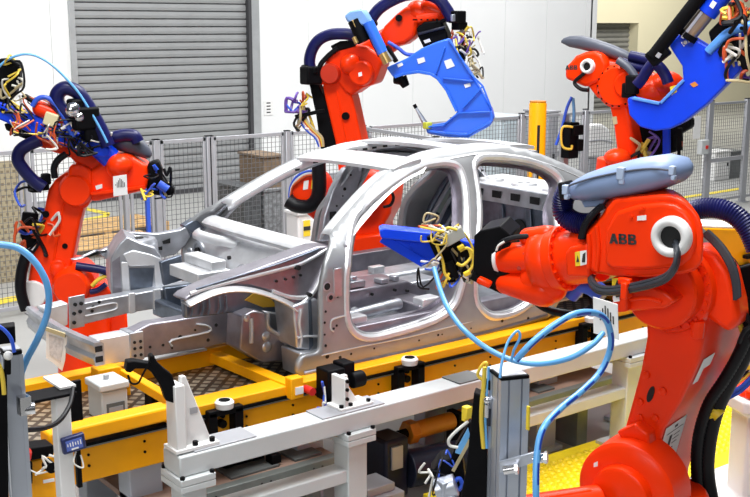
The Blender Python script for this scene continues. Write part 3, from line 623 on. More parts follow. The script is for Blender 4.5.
m = MB(); m.cyl(pl(21, 410), pl(35, 408), .016, seg=14); m.box(pl(24, 405), (.03, .03, .05)); q = tag(m.build('cable_gland', CHROME), 'chrome cable gland on the left edge post', 'fitting')
# hanging tag on the bumper beam
# (built with the car, rests on the beam)
# yellow tread plate on the floor
q = thing('tread_platform', 'yellow studded tread platform on the floor around the foreground robot', 'platform', (5.0, 4.3, 0))
zt = .10; m = MB(); m.prism([(3.95, 3.7, 0), (7.2, 3.4, 0), (7.2, 4.60, 0), (3.95, 4.68, 0)], (0, 0, zt)); m.build('plate', TRD, q)
m = MB(); i = 0
for a_ in range(46):
    for b_ in range(12):
        xx, yy = 4.0+a_*.06+(b_ % 2)*.03, 4.02+b_*.052
        if yy < 4.58: m.lathe((xx, yy, zt-.001), (0, 0, 1), [(.025, 0), (.019, .008), (.008, .012)], 8)
m.build('studs', TRD, q)['kind'] = 'stuff'
# ================================================================== SILVER CAR BODY
YM = 5.65
CAR = thing('car_body', 'bare silver sheet metal car body shell on the yellow skid', 'car body', (4.2, YM, .93))
def Ys(z): return 4.86+.0*z if z < 1.5 else 4.86+.53*(z-1.5)
def sidept(u, v):
    Y = 4.86
    for _ in range(25): w = at(u, v, Y=Y); Y = Ys(w.z)
    return w
def dense(pts, closed=True, n=5): return catmull(pts, n, closed)
def s2(pts, n=5, smooth=True):
    w = [sidept(u, v) for u, v in pts]; w = [V((p.x, p.z, 0)) for p in w]
    return dense(w, True, n) if smooth else w
outer = [(300, 376), (350, 366.5), (400, 356), (450, 344), (500, 331), (548, 317), (556, 304), (568, 292), (584, 284), (602, 279), (620, 278), (640, 284), (652, 291), (700, 276), (712, 250), (700, 226), (672, 214), (645, 211), (628, 203), (610, 190), (590, 176), (570, 166.5), (544, 156), (518, 149.5), (499, 146), (480, 145.5), (462, 148), (448, 150.5), (433, 154), (417, 160.5), (396, 171), (374, 190), (351, 216), (335, 237), (324, 262), (320, 285), (319, 310), (319, 340), (316, 352), (300, 357)]
front = [(368, 215), (362, 222), (357, 233), (353, 250), (351, 268), (349.5, 290), (350, 312), (354, 325), (363, 332), (376, 333), (395, 328), (424, 319), (441, 311), (452, 301), (458, 285), (462, 262), (464, 238), (464, 212), (463, 192), (460, 178), (455, 170), (446, 167.5), (436, 168.5), (424, 172), (408, 181), (392, 193), (379, 204)]
rear = [(477, 171), (479, 182), (482, 200), (483, 220), (481, 245), (479, 270), (478, 290), (480, 300), (486, 308), (495, 312), (509, 310), (522, 304), (533, 295), (543, 286), (550, 268), (553, 245), (554.5, 215), (557, 202), (560, 191), (558, 182), (548, 173), (530, 166.5), (509, 163.5), (492, 162.5), (482, 164)]
O2 = s2(outer, 3); O2 = [V((p.x, p.y, 0)) for p in O2]; F2 = s2(front, 4); R2 = s2(rear, 4)
def inside(p, poly):
    c = False; n = len(poly); j = n-1
    for i in range(n):
        a, b = poly[i], poly[j]
        if (a.y > p.y) != (b.y > p.y) and p.x < (b.x-a.x)*(p.y-a.y)/(b.y-a.y)+a.x: c = not c
        j = i
    return c
def dseg(p, a, b):
    ab = b-a; t = max(0, min(1, (p-a).dot(ab)/max(ab.length_squared, 1e-9))); return (a+ab*t-p).length
iA = min(range(len(O2)), key=lambda i: (O2[i]-s2([(645, 211)]*1, 1)[0]).length if False else abs(O2[i].x-sidept(645, 211).x)+abs(O2[i].y-sidept(645, 211).z))
iB = min(range(len(O2)), key=lambda i: abs(O2[i].x-sidept(335, 237).x)+abs(O2[i].y-sidept(335, 237).z))
TOP = O2[iA:iB+1]
def sideY(x, z):
    y = Ys(z); p = V((x, z, 0)); d = min(dseg(p, a, b) for a, b in zip(TOP, TOP[1:]))
    if d < .10 and z > 1.5: y += .055*(1-d/.10)**2
    df = min(min(dseg(p, a, b) for a, b in zip(L_, L_[1:]+L_[:1])) for L_ in (F2, R2))
    if df < .05: y += .016*(1-df/.05)
    if z < 1.10: y += .006*max(0, min(1, (1.03-z)/.05))      # rocker pinch flange steps inward
    return y
def side_mesh():
    pts = []; edges = []
    for L_ in (O2, F2, R2):
        o = len(pts); n = len(L_); pts += [p.to_2d() for p in L_]; edges += [(o+i, o+(i+1) % n) for i in range(n)]
    xs_ = [p.x for p in O2]; zs_ = [p.y for p in O2]; st = .033
    for i in range(int((max(xs_)-min(xs_))/st)):
        for j in range(int((max(zs_)-min(zs_))/st)):
            p = V((min(xs_)+(i+.5)*st, min(zs_)+(j+.5)*st, 0))
            if inside(p, O2) and not inside(p, F2) and not inside(p, R2) and min(min(dseg(p, a, b) for a, b in zip(L_, L_[1:]+L_[:1])) for L_ in (O2, F2, R2)) > .012: pts.append(p.to_2d())
    vs, es, fs, *_ = delaunay_2d_cdt(pts, edges, [], 0, 1e-5); keep = []
    for f_ in fs:
        c = sum((V((vs[i].x, vs[i].y, 0)) for i in f_), V())/len(f_)
        if inside(c, O2) and not inside(c, F2) and not inside(c, R2): keep.append(f_)
    return vs, keep
vs, keep = side_mesh()
mir = lambda p: V((p.x, 2*YM-p.y, p.z-.03*max(0, min(1, (p.z-1.5)/.5))))
S_NEAR = [V((v.x, sideY(v.x, v.y), v.y)) for v in vs]
def lip(L_, off, r): return [V((p.x, sideY(p.x, p.y)+off, p.y)) for p in L_]
for sgn in (0, 1):
    f_ = (lambda p: p) if sgn == 0 else mir
    m = MB(); m.add([f_(p) for p in S_NEAR], keep); sp = m.build('body_side', SIDE, CAR, ang=50, solid=0)
    md = sp.modifiers.new('thickness', 'SOLIDIFY'); md.thickness = .03; md.offset = 0
    for L_ in (F2, R2):       # rounded door flange and inner return of each opening
        c = sum(L_, V())/len(L_); out = [p+(p-c).normalized()*.034 for p in L_]
        m = MB(); m.tube([f_(V((p.x, sideY(p.x, p.y)-.002, p.y))) for p in out], .026, 8, 1, closed=True); m.build('door_flange', STEELW if sgn == 0 else STEEL, sp)
        m = MB(); n = len(L_); ring = [[f_(V((q.x, sideY(q.x, q.y)+dy, q.y))) for q in LL] for LL, dy in ((L_, 0), (L_, .07), ([p+(c-p).normalized()*.03 for p in L_], .075))]
        for k in range(2): m.add(ring[k]+ring[k+1], [(i, (i+1) % n, n+(i+1) % n, n+i) for i in range(n)])
        m.build('opening_return', STEELP if sgn == 0 else SIDE, sp)
# roof rails: outer roof strip above the doors; whiter steel paints in bright reflections
TR = [p for p in TOP]
for sgn in (0, 1):
    f_ = (lambda p: p) if sgn == 0 else mir
    sec = []
    for p in TR:
        if p.y < (1.66 if sgn else 1.56): continue
        y = sideY(p.x, p.y)
        k_ = TR.index(p); t_ = (TR[min(k_+1, len(TR)-1)]-TR[max(k_-1, 0)]).normalized(); nx, nz = t_.y, -t_.x
        if nz > 0: nx, nz = -nx, -nz
        wd = .02 if sgn else (.075 if p.x < 4.3 else .05)
        sec.append([V((p.x+nx*wd, sideY(p.x+nx*wd, p.y+nz*wd)-.006, p.y+nz*wd)), V((p.x+nx*wd, sideY(p.x+nx*wd, p.y+nz*wd)-.022, p.y+nz*wd+.004)), V((p.x, y-.035, p.y-.022)), V((p.x, y-.012, p.y+.002)), V((p.x, y+.03, p.y+.006)), V((p.x, y+.085, p.y-.002)), V((p.x, y+.09, p.y-.012)), V((p.x, y+.10, p.y-.05))])
    m = MB(); m.loft([[f_(q) for q in s_] for s_ in sec], caps=False, closed=False); m.build('roof_rail', STEELW, CAR, ang=60, solid=.004)
    m = MB()
    for p in TR[6:-8:2]:
        y = sideY(p.x, p.y)+.099; m.box(f_(V((p.x, y, p.y-.035))), (.035, .006, .014))
    m.build('slots', DARKG, CAR)
def across(x0, x1, z0, z1, y0, y1, crown, bow, th, name, m_, n=12, lipx=0, e=0):
    """panel spanning the car from near to far with a crown in z and a bow in x"""
    rings = []
    for i in range(n+1):
        t = i/n; y = y0+(y1-y0)*t; k = 4*t*(1-t); xa, xb = x0-bow*k, x1-bow*k; dz_ = .03*t if z0 > 1.9 else 0; za, zb = z0+crown*k-dz_, z1+crown*k-dz_
        prof = [(xa, za-th), (xa-e, za-th*.4), (xa, za), (xa+(xb-xa)*.3, za+(zb-za)*.3+.006), (xa+(xb-xa)*.7, za+(zb-za)*.7+.006), (xb, zb), (xb+e, zb-th*.4), (xb, zb-th)]
        rings.append([V((a, y, b)) for a, b in prof])
    m = MB(); m.loft(rings); return m.build(name, m_, CAR, ang=50)
hp = sidept(398, 170); hq = sidept(416, 161)
across(hp.x-.02, hq.x+.04, hp.z+.004, hq.z+.01, hp.y+.02, 2*YM-hp.y-.02, .022, .07, .02, 'front_roof_header', STEELW)
rz = sidept(470, 147); across(rz.x-.16, rz.x-.02, rz.z+.002, rz.z+.008, rz.y+.06, 2*YM-rz.y-.06, .012, .0, .02, 'roof_bow', STEELW)
rz = sidept(505, 147); across(rz.x+.10, rz.x+.33, rz.z+.0, rz.z-.02, rz.y+.06, 2*YM-rz.y-.06, .012, -.05, .02, 'rear_roof_header', STEELW)
# windscreen cowl, firewall and dash
cn = at(322, 249, Y=5.02)
across(cn.x-.035, cn.x+.045, cn.z-.005, cn.z+.015, 5.0, 6.31, .03, .10, .045, 'cowl_panel', STEELW, 16, e=.02)
across(cn.x-.13, cn.x-.08, cn.z-.075, cn.z-.05, 5.75, 6.28, .02, .10, .025, 'cowl_lower_lip', STEELW, 12)
m = MB(); rings = []
for i in range(13):
    t = i/12; y = 5.02+1.27*t; k = 4*t*(1-t); b_ = .08*k
    rings.append([V((cn.x-.02-b_, y, 1.52)), V((cn.x-.10-b_, y, 1.44)), V((cn.x-.13-b_, y, 1.30)), V((cn.x-.10-b_, y, 1.16)), V((cn.x+.05, y, 1.02)), V((cn.x+.08, y, 1.02)), V((cn.x+.02, y, 1.52))])
m.loft(rings); fwall = m.build('firewall', STEELW, CAR, ang=50)
m = MB()
for y, z, r in ((5.55, 1.36, .05), (5.80, 1.38, .035), (6.12, 1.40, .06), (6.02, 1.26, .03), (5.7, 1.26, .03), (6.28, 1.36, .03)):
    k = 4*((y-5.02)/1.4)*(1-(y-5.02)/1.4); xx = cn.x-.125-.08*k; m.lathe((xx, y, z), (-1, 0, .05), [(r*1.25, 0), (r*1.2, .012), (r*.9, .014), (r*.85, .004)], 20)
m.build('pressed_boss', STEEL, CAR, split=True)
m = MB()
for y, z, r in ((5.55, 1.36, .03), (6.12, 1.40, .03), (5.9, 1.34, .014), (5.68, 1.44, .012), (6.22, 1.30, .016)):
    k = 4*((y-5.02)/1.4)*(1-(y-5.02)/1.4); xx = cn.x-.13-.08*k; m.cyl((xx, y, z), (xx-.016, y, z), r, seg=16)
m.build('firewall_holes', DARKG, CAR)
a = at(198, 286, Y=5.5); b = at(231, 266, Y=5.5); m = MB(); m.bb(a.x, b.x, 5.5, 5.85, a.z, b.z-.02); m.bb(a.x+.10, b.x-.02, 5.52, 5.85, b.z-.02, b.z+.035); m.build('cross_member_box', STEELW, CAR, .006, 2)
# front frame rails, crash boxes and bumper beam
RN = Plane((2.6, 5.38, 1.1), (0, -1, 0))
railpts = [(132, 333), (150, 324), (178, 320), (232, 310), (262, 309), (298, 322), (300, 346), (285, 361), (261, 362.5), (241, 350), (225, 343.5), (204, 348), (152, 357), (132, 360)]
RP = [V((p.x, 5.38, p.z)) for p in RN.poly(railpts)]
for sgn in (0, 1):
    f_ = (lambda p: p) if sgn == 0 else mir
    if sgn: continue
    m = MB(); m.prism([f_(p) for p in RP], (0, .10 if sgn == 0 else -.10, 0)); rl_ = m.build('frame_rail', STEELP if sgn == 0 else STEEL, CAR, .008, 2)
    m = MB(); x0 = RP[0].x; zt = RP[0].z+.004; zb = RP[-1].z-.005; m.add([], [])
    for (a, b, c, d) in ((x0-.02, x0+.06, zb-.0, zt+.0),): m.box(f_(V(((a+b)/2, 5.43, (c+d)/2))), (b-a, .13, d-c))
    m.build('joint_plate', STEEL, rl_, .004); m = MB()
    for dx in (.0, .035):
        for dz in (.03, .07, .105): m.cyl(f_(V((x0+.005+dx, 5.366, zb+dz))), f_(V((x0+.005+dx, 5.362, zb+dz))), .009, seg=10)
    m.build('plate_bolts', DARKG, rl_)
    m = MB(); m.box(f_(V((x0-.11, 5.43, (zt+zb)/2))), (.19, .11, zt-zb-.01)); m.build('crash_box', STEELW, CAR, .006)
    m = MB()
    for u, v, r in ((163, 345, .008), (180, 337, .012), (195, 330, .007), (208, 340, .010), (216, 325, .010), (228, 330, .009), (172, 348, .006), (240, 325, .012), (150, 347, .008)):
        p = RN(u, v); p = V((p.x, 5.38, p.z)); m.cyl(f_(p+V((0, -.003, 0))), f_(p+V((0, .01, 0))), r, seg=12)
    m.build('rail_holes', DARKG, CAR)
    m = MB(); pts_ = [RN(u, v) for u, v in ((172, 346), (172, 340), (208, 332), (208, 326), (196, 324))]; m.tube([f_(V((p.x, 5.378, p.z))) for p in pts_], .006, 6, 3); m.build('pressed_rib', STEELW, CAR)
a = at(105, 350, Y=5.22); b = at(24, 318, Y=6.16); zc = (a.z+b.z)/2; bx = (a.x+b.x)/2+.035
m = MB(); rings = []
for i in range(11):
    t = i/10; y = 5.22+.95*t; xx = bx-.03*4*t*(1-t); prof = [(0, -.07), (0, .045), (-.015, .055), (-.05, .055), (-.06, .04), (-.045, .015), (-.045, -.01), (-.06, -.03), (-.05, -.07)]
    rings.append([V((xx+p, y, zc+q)) for p, q in prof])
m.loft(rings); bb_ = m.build('bumper_beam', STEEL, CAR, ang=35)
m = MB(); m.box((bx-.03, 5.217, zc+.02), (.04, .004, .03)); m.box((bx-.03, 5.217, zc-.035), (.04, .004, .03)); m.build('end_holes', DARKG, bb_)
m = MB()
for y in (5.4, 5.62, 5.84, 6.02): m.box((bx-.05, y, zc+.0), (.006, .10, .018))
m.build('beam_slots', DARKG, bb_)
RF_ = Plane((2.6, 5.98, 1.15), (0, -1, 0))
m = MB(); m.prism(RF_.poly([(80, 304), (100, 300), (122, 296), (163, 289), (200, 282), (200, 300), (166, 307), (130, 313), (82, 325)]), (0, .10, 0)); fr_ = m.build('frame_rail', STEEL, CAR, .006)
m = MB(); m.tube([RF_(u, v)+V((0, -.002, 0)) for u, v in ((85, 316), (113, 310), (117, 306), (113, 303), (86, 309))], .005, 6, 3); m.build('pressed_rib', STEELW, fr_)
m = MB(); m.prism(RF_.poly([(68, 297), (84, 294), (84, 326), (69, 329)]), (0, -.012, 0)); fp_ = m.build('joint_plate', STEEL, fr_, .003); m = MB()
for u, v in ((74, 304), (80, 303), (73, 313), (79, 311), (73, 322)): p = RF_(u, v); m.cyl(p+V((0, -.012, 0)), p+V((0, -.022, 0)), .011, seg=10)
for u, v in ((92, 311), (99, 302), (93, 307)): p = RF_(u, v); m.cyl(p+V((0, .0, 0)), p+V((0, -.004, 0)), .01, seg=10)
m.build('plate_bolts', DARKG, fr_); m = MB(); m.prism(RF_.poly([(44, 309), (68, 303), (68, 325), (50, 332)]), (0, .1, 0)); m.build('crash_box', STEELW, CAR, .006)
m = MB(); m.bb(RF_(128, 300).x, RF_(134, 300).x, 5.962, 5.98, RF_(130, 313).z, RF_(130, 296).z+.02); m.bb(RF_(153, 300).x, RF_(160, 300).x, 5.962, 5.98, RF_(156, 309).z, RF_(156, 292).z+.02); m.build('tower_leg_strap', STEELW, CAR, .003, split=True)
# far strut tower and inner wing
TP = Plane((2.95, 6.08, 1.25), (-.35, -1, 0))
for sgn in (0, ):
    m = MB(); m.prism(TP.poly([(111, 258), (119, 244), (127, 237), (140, 243), (155, 248), (161, 256), (164, 285), (165, 304), (155, 305), (153, 294), (131, 294), (131, 308), (122, 311), (120, 297), (112, 296), (110, 280)]), -TP.n*.30); tw = m.build('strut_tower', STEEL, CAR, .007, 2)
    m = MB(); m.prism([p+TP.n*.014 for p in TP.poly([(121, 262), (128, 262), (131, 306), (123, 309)])], -TP.n*.014); m.prism([p+TP.n*.014 for p in TP.poly([(154, 260), (160, 258), (164, 300), (156, 304)])], -TP.n*.014); m.prism([p+TP.n*.014 for p in TP.poly([(123, 254), (133, 250), (150, 254), (160, 258), (154, 265), (129, 266)])], -TP.n*.014); m.build('tower_rib', STEELW, tw, .004, split=True)
    m = MB(); m.prism([p+TP.n*.003 for p in TP.poly([(112, 262), (120, 256), (121, 296), (113, 296)])], -TP.n*.003); m.build('tower_flank', STEELP, tw)  # darker steel paints shade onto the side of the tower
    m = MB(); m.prism([p+TP.n*.004 for p in TP.poly([(129, 268), (154, 268), (152, 290), (131, 291)])], -TP.n*.004); m.build('pressed_recess', STEELD, tw)  # dark plate paints the shade of the recess
    c = TP(141, 247)-TP.n*.16; m = MB(); m.lathe(c+V((0, 0, -.10)), (0, 0, 1), [(.125, 0), (.12, .10), (.105, .125), (.07, .13), (.06, .12), (.03, .12)], 28); m.build('strut_dome', STEEL, tw, ang=30)
    m = MB(); m.cyl(c+V((-.04, -.02, .028)), c+V((-.04, -.02, .035)), .028, seg=16); m.cyl(c+V((.02, .03, .02)), c+V((.02, .03, .026)), .03, seg=16); m.build('dome_holes', DARKG, tw)
m = MB(); PA = Plane((3.2, 6.42, 1.4), (-.1, -1, 0)); m.prism(PA.poly([(118, 238), (130, 232), (157, 234), (180, 230), (187, 226), (193, 232), (186, 245), (175, 255), (160, 258), (152, 248), (135, 243)]), -PA.n*.06); m.build('inner_wing', STEEL, CAR, .006, 2)
m = MB(); m.prism([p+PA.n*.004 for p in PA.poly([(162, 241), (170, 238), (170, 243), (163, 244)])], PA.n*.002); m.prism([p+PA.n*.004 for p in PA.poly([(158, 247), (162, 246), (162, 250), (158, 250)])], PA.n*.002); m.build('wing_holes', DARKG, CAR)
m = MB(); m.prism(PA.poly([(72, 260), (92, 255), (112, 246), (118, 250), (110, 262), (97, 252), (80, 260)]), -PA.n*.05); m.build('front_wing_end', STEEL, CAR, .006)
m = MB(); m.prism(PA.poly([(184, 226), (196, 219), (205, 228), (190, 238)]), -PA.n*.08); m.build('hinge_reinforcement', STEELD, CAR, .006)
# engine bay floor pieces
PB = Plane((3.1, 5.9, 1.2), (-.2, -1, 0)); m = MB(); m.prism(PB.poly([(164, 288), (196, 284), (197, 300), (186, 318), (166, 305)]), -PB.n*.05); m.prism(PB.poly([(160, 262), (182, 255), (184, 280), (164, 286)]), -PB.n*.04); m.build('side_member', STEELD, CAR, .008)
m = MB(); m.bb(2.95, 3.35, 5.50, 6.0, 1.05, 1.12); m.bb(2.9, 2.96, 5.46, 6.0, 1.08, 1.18); m.build('subframe_bar', STEELD, CAR, .01)
# near apron (shotgun rail) with its ridge, arch lip and the wheel house behind it
PN = Plane((3.1, 4.97, 1.4), (0, -1, 0))
ap = [(184, 300), (190, 295), (206, 287), (222, 281), (240, 275), (262, 267), (290, 257), (318, 247), (332, 246), (337, 252), (332, 262), (326, 280), (322, 298), (316, 303), (301, 312), (294, 305), (284, 298), (268, 291), (250, 286), (232, 285), (215, 289), (203, 295), (190, 303)]
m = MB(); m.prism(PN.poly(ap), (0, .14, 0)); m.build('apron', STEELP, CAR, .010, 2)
def ridge(pts, r, name, m_, pl=PN, off=.0): m = MB(); m.tube([pl(u, v)+V((0, -off, 0)) for u, v in pts], r, 10, 6); return m.build(name, m_, CAR)
ridge([(190, 294), (203, 289.5), (225, 283.5), (252, 276.5), (280, 269.5), (300, 264), (314, 257), (327, 249.5), (336, 247)], .011, 'apron_ridge', STEELW, PN, .0)
ridge([(196, 289), (222, 281), (245, 274), (275, 265), (300, 256), (318, 249)], .006, 'apron_ridge', STEELD, PN, .004)
m = MB(); al = [(184, 301), (195, 295.5), (208, 290), (222, 286.5), (236, 285.5), (250, 287), (264, 290.5), (278, 295.5), (290, 301), (300, 308)]; al2 = [(187, 305), (197, 300), (210, 294.5), (223, 291), (236, 290), (249, 291), (262, 294), (275, 299), (286, 304.5), (295, 311)]; ta, tb_ = dense([PN(*q) for q in al], False, 4), dense([PN(*q) for q in al2], False, 4); n_ = len(ta); dy = lambda d: V((0, d, 0))
m.add([p+dy(-.012) for p in ta]+[p+dy(-.035) for p in tb_]+[p+dy(-.03)+V((0, 0, -.006)) for p in tb_]+[p+dy(.06) for p in tb_], [(r*n_+i, r*n_+i+1, (r+1)*n_+i+1, (r+1)*n_+i) for r in range(3) for i in range(n_-1)]); m.build('arch_lip', STEELW, CAR, solid=.004)
ridge([(300, 304), (313, 291), (322, 272), (329, 258), (336, 251)], .014, 'apron_ridge', STEELW, PN, .01)
ridge([(272, 291), (290, 297), (308, 296), (316, 285), (322, 270)], .012, 'apron_ridge', STEELW, PN, .006)
m = MB(); m.cyl(PN(307.5, 294)+V((0, -.03, 0)), PN(307.5, 294)+V((0, .0, 0)), .012, seg=14); m.cyl(PN(296, 267)+V((0, -.03, 0)), PN(296, 267), .014, seg=14)
for u, v in ((285, 279), (293, 277), (300, 275), (276, 281)): m.cyl(PN(u, v)+V((0, -.012, 0)), PN(u, v), .007, seg=10)
m.build('apron_holes', DARKG, CAR)
PW = Plane((3.0, 5.22, 1.2), (0, -1, 0)); m = MB(); rings = []
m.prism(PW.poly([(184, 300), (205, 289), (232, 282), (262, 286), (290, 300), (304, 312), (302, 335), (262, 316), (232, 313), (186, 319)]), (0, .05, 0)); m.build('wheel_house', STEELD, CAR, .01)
m = MB()
for i in range(5): u = 190+i*8.5+(i%2)*2; m.tube([PW(u, 301-i*1.5)+V((0, -.02, 0)), PW(u+1, 309-i)+V((0, -.02, 0)), PW(u-1, 316-i)+V((0, -.02, 0))], .007, 8, 3)
m.build('wheel_house_ribs', STEELD, CAR)
m = MB(); m.prism([PW(u, v)+V((0, -.012, 0)) for u, v in ((244, 300), (254, 292), (270, 299), (277, 306), (262, 307))], (0, .008, 0)); m.build('amber_patch', mat('amber_reflection', (.50, .30, .03), .3, .4), CAR)  # thin amber plate paints in the yellow reflection behind the arch
PT_ = Plane((3.2, 5.12, 1.1), (0, -1, 0))
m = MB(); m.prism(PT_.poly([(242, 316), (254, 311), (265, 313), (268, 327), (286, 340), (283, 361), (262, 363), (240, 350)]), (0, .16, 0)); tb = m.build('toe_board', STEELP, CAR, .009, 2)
m = MB(); m.ell(PT_(266, 336), (.028, .012, .028)); m.ell(PT_(267, 347), (.032, .012, .032)); m.ell(PT_(247, 318), (.022, .01, .022)); m.tube([PT_(251, 318), PT_(251.5, 330), PT_(251, 343)], .014, 8, 3); m.build('pressed_boss', STEEL, tb, split=True)
m = MB(); m.tube([PT_(u, v) for u, v in ((268, 313), (268, 327), (278, 334), (286, 340), (284, 352))], .012, 8, 3); m.build('seam_bead', STEEL, tb)
m = MB(); m.prism(PT_.back(.06).poly([(264, 311), (292, 316), (291, 334), (293, 341), (286, 341), (268, 327)]), (0, .08, 0)); m.build('wheel_house_web', STEEL, CAR, .01)
PH = Plane((3.25, 4.94, 1.2), (0, -1, 0)); m = MB(); m.prism(PH.poly([(293, 306), (304, 302), (316, 298), (321, 304), (321, 352), (297, 349)]), (0, .2, 0)); hp_ = m.build('hinge_pillar_front', STEEL, CAR, .012, 2)
m = MB(); m.tube([PH(u, v)+V((0, -.006, 0)) for u, v in ((301, 309), (299, 323), (301, 336), (300, 347))], .008, 8, 4); m.tube([PH(u, v)+V((0, -.006, 0)) for u, v in ((297, 338), (308, 336), (321, 337))], .006, 8, 4); m.build('pressed_bead', STEELW, hp_)
m = MB(); m.prism(PH.poly([(308, 300), (311, 299), (313, 345), (309, 350)]), (0, -.004, 0)); m.build('pillar_slot', STEELD, hp_)
m = MB(); m.prism([PH(u, v)+V((0, -.05, 0)) for u, v in ((295, 351), (319, 349), (320, 366), (319, 371), (297, 376))], (0, .2, 0)); m.build('sill_end_block', STEEL, CAR, .01, 2)
# hinge pillar details on the near side: holes, pads
def spot(u, v, r, m_, e=.017): p = sidept(u, v); y = sideY(p.x, p.z)-e; return V((p.x, y, p.z)), r
m = MB()
for u, v, r in ((325.5, 286, .020), (337, 276, .010), (336, 281, .012), (336.5, 287, .010), (333, 269, .008), (329, 297, .014), (336, 296, .007), (324, 311, .007), (323, 322, .007), (323, 334, .006), (326, 356, .012), (327, 366, .009), (339, 357, .010), (335, 325, .007), (332, 328, .007), (350, 353.5, .007), (373, 348, .006), (437, 334.5, .007), (441, 334, .005), (501, 320.5, .010), (527, 318, .010), (519, 311, .008), (418, 340, .006), (470, 328, .005), (324, 345, .008)):
    p, r = spot(u, v, r, 0); m.lathe(p+V((0, .004, 0)), (0, -1, 0), [(r, 0), (r, .005)], 12)
m.build('panel_holes', DARKG, CAR)
m = MB()
for u, v, r in ((325.5, 286, .026), (329, 297, .028)):
    p, r = spot(u, v, r, 0); m.lathe(p+V((0, .006, 0)), (0, -1, 0), [(r*1.15, 0), (r, .006), (r*.7, .006)], 18)
p, r = spot(336, 282, 0, 0); m.box(p+V((0, .002, 0)), (.055, .01, .16)); m.build('pressed_pad', STEEL, CAR, .003)
m = MB(); m.tube([V((p.x, sideY(p.x, p.z)-.016, p.z)) for p in (sidept(u, v) for u, v in ((332, 331), (329, 328), (330, 320), (336, 317), (344, 315)))], .005, 6, 4); m.tube([V((p.x, sideY(p.x, p.z)-.016, p.z)) for p in (sidept(u, v) for u, v in ((320, 355), (360, 346), (405, 337), (450, 326), (500, 314), (545, 302)))], .004, 6, 4); m.build('seam_bead', STEELW, CAR)
m = MB(); q_ = [sidept(u, v) for u, v in ((303, 371), (350, 361.5), (400, 351), (450, 339.5), (500, 327), (546, 313.5))]; n_ = len(q_); bt = [sidept(u, v) for u, v in ((303, 376), (350, 366), (400, 355.5), (450, 344), (500, 331), (547, 317.5))]
m.add([V((p.x, sideY(p.x, p.z)-.021, p.z)) for p in q_]+[V((p.x, sideY(p.x, p.z)-.021, p.z)) for p in bt], [(i, i+1, n_+i+1, n_+i) for i in range(n_-1)]); m.build('sill_flange', STEELP, CAR, solid=.004)
# floor, tunnel, seat cross members, far sill
FZ = 1.02
m = MB(); m.bb(3.5, 5.55, 4.93, 6.39, FZ-.02, FZ); m.build('floor_pan', STEEL, CAR)
m = MB(); m.prism([(3.5, 5.56, FZ), (3.5, 5.60, FZ+.17), (3.5, 5.84, FZ+.17), (3.5, 5.88, FZ)], (2.05, 0, 0)); m.build('tunnel', STEEL, CAR, .03, 3)
m = MB(); m.bb(4.15, 4.32, 4.97, 5.57, FZ, FZ+.13); m.bb(4.15, 4.32, 5.87, 6.36, FZ, FZ+.13); m.build('seat_cross_member', STEELP, CAR, .01, 2, split=True)
m = MB(); m.bb(3.55, 4.15, 5.0, 5.45, FZ, FZ+.05); m.cyl((3.62, 5.12, FZ+.09), (4.12, 5.12, FZ+.12), .035, seg=14); m.ell((3.66, 5.12, FZ+.09), (.05, .05, .05)); m.build('brace_tube', STEEL, CAR, .006)
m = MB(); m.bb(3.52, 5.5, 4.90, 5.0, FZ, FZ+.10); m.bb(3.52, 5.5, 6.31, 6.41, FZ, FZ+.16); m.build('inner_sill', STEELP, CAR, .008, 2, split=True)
m = MB(); m.prism([(3.60, 5.24, FZ), (3.68, 5.24, 1.235), (4.30, 5.26, 1.225), (4.46, 5.26, 1.15), (4.46, 5.26, FZ)], (0, .30, 0)); sp_ = m.build('seat_platform', STEELP, CAR, .012, 2)
m = MB(); m.cyl((3.86, 5.235, 1.10), (4.22, 5.235, 1.12), .022, seg=14); m.ell((3.86, 5.235, 1.10), (.035, .02, .035)); m.build('platform_bead', STEEL, sp_)
m = MB()
for xx, zz, r in ((4.36, 1.09, .024), (3.74, 1.17, .010), (3.80, 1.06, .012), (4.0, 1.19, .009), (4.18, 1.19, .009), (4.28, 1.17, .008)): m.cyl((xx, 5.262, zz), (xx, 5.236, zz), r, seg=12)
m.build('platform_holes', DARKG, sp_); m = MB(); m.bb(3.70, 3.76, 5.26, 5.34, 1.235, 1.27); m.bb(3.86, 3.98, 5.28, 5.40, 1.233, 1.275); m.bb(4.10, 4.16, 5.28, 5.36, 1.23, 1.26); m.bb(4.22, 4.26, 5.3, 5.36, 1.228, 1.26); m.cyl((3.92, 5.34, 1.275), (3.92, 5.34, 1.30), .03, seg=14); m.build('platform_bracket', STEEL, sp_, .006, split=True)
m = MB(); m.bb(4.32, 4.60, 5.30, 5.50, FZ, 1.20); m.build('rear_platform', STEEL, sp_, .014, 2)
m = MB(); m.bb(3.56, 3.75, 4.955, 5.05, FZ+.02, FZ+.14); m.bb(4.16, 4.30, 4.95, 5.05, FZ+.09, FZ+.17); m.build('seat_mount', STEELW, CAR, .01, 2, split=True)
m = MB()
for xx, y, z in ((3.75, 5.7, FZ+.17), (4.05, 5.68, FZ+.17), (4.4, 5.72, FZ+.17), (3.9, 5.25, FZ+.05), (4.2, 5.3, FZ+.13)): m.box((xx, y, z+.02), (.10, .06, .045))
m.build('floor_bracket', STEELW, CAR, .006, split=True)
m = MB(); m.lathe((4.245, 5.1, FZ+.07), (0, -1, .0), [(.0, 0), (.028, .0), (.028, .01)], 14); m.build('grommet', DARKG, CAR)
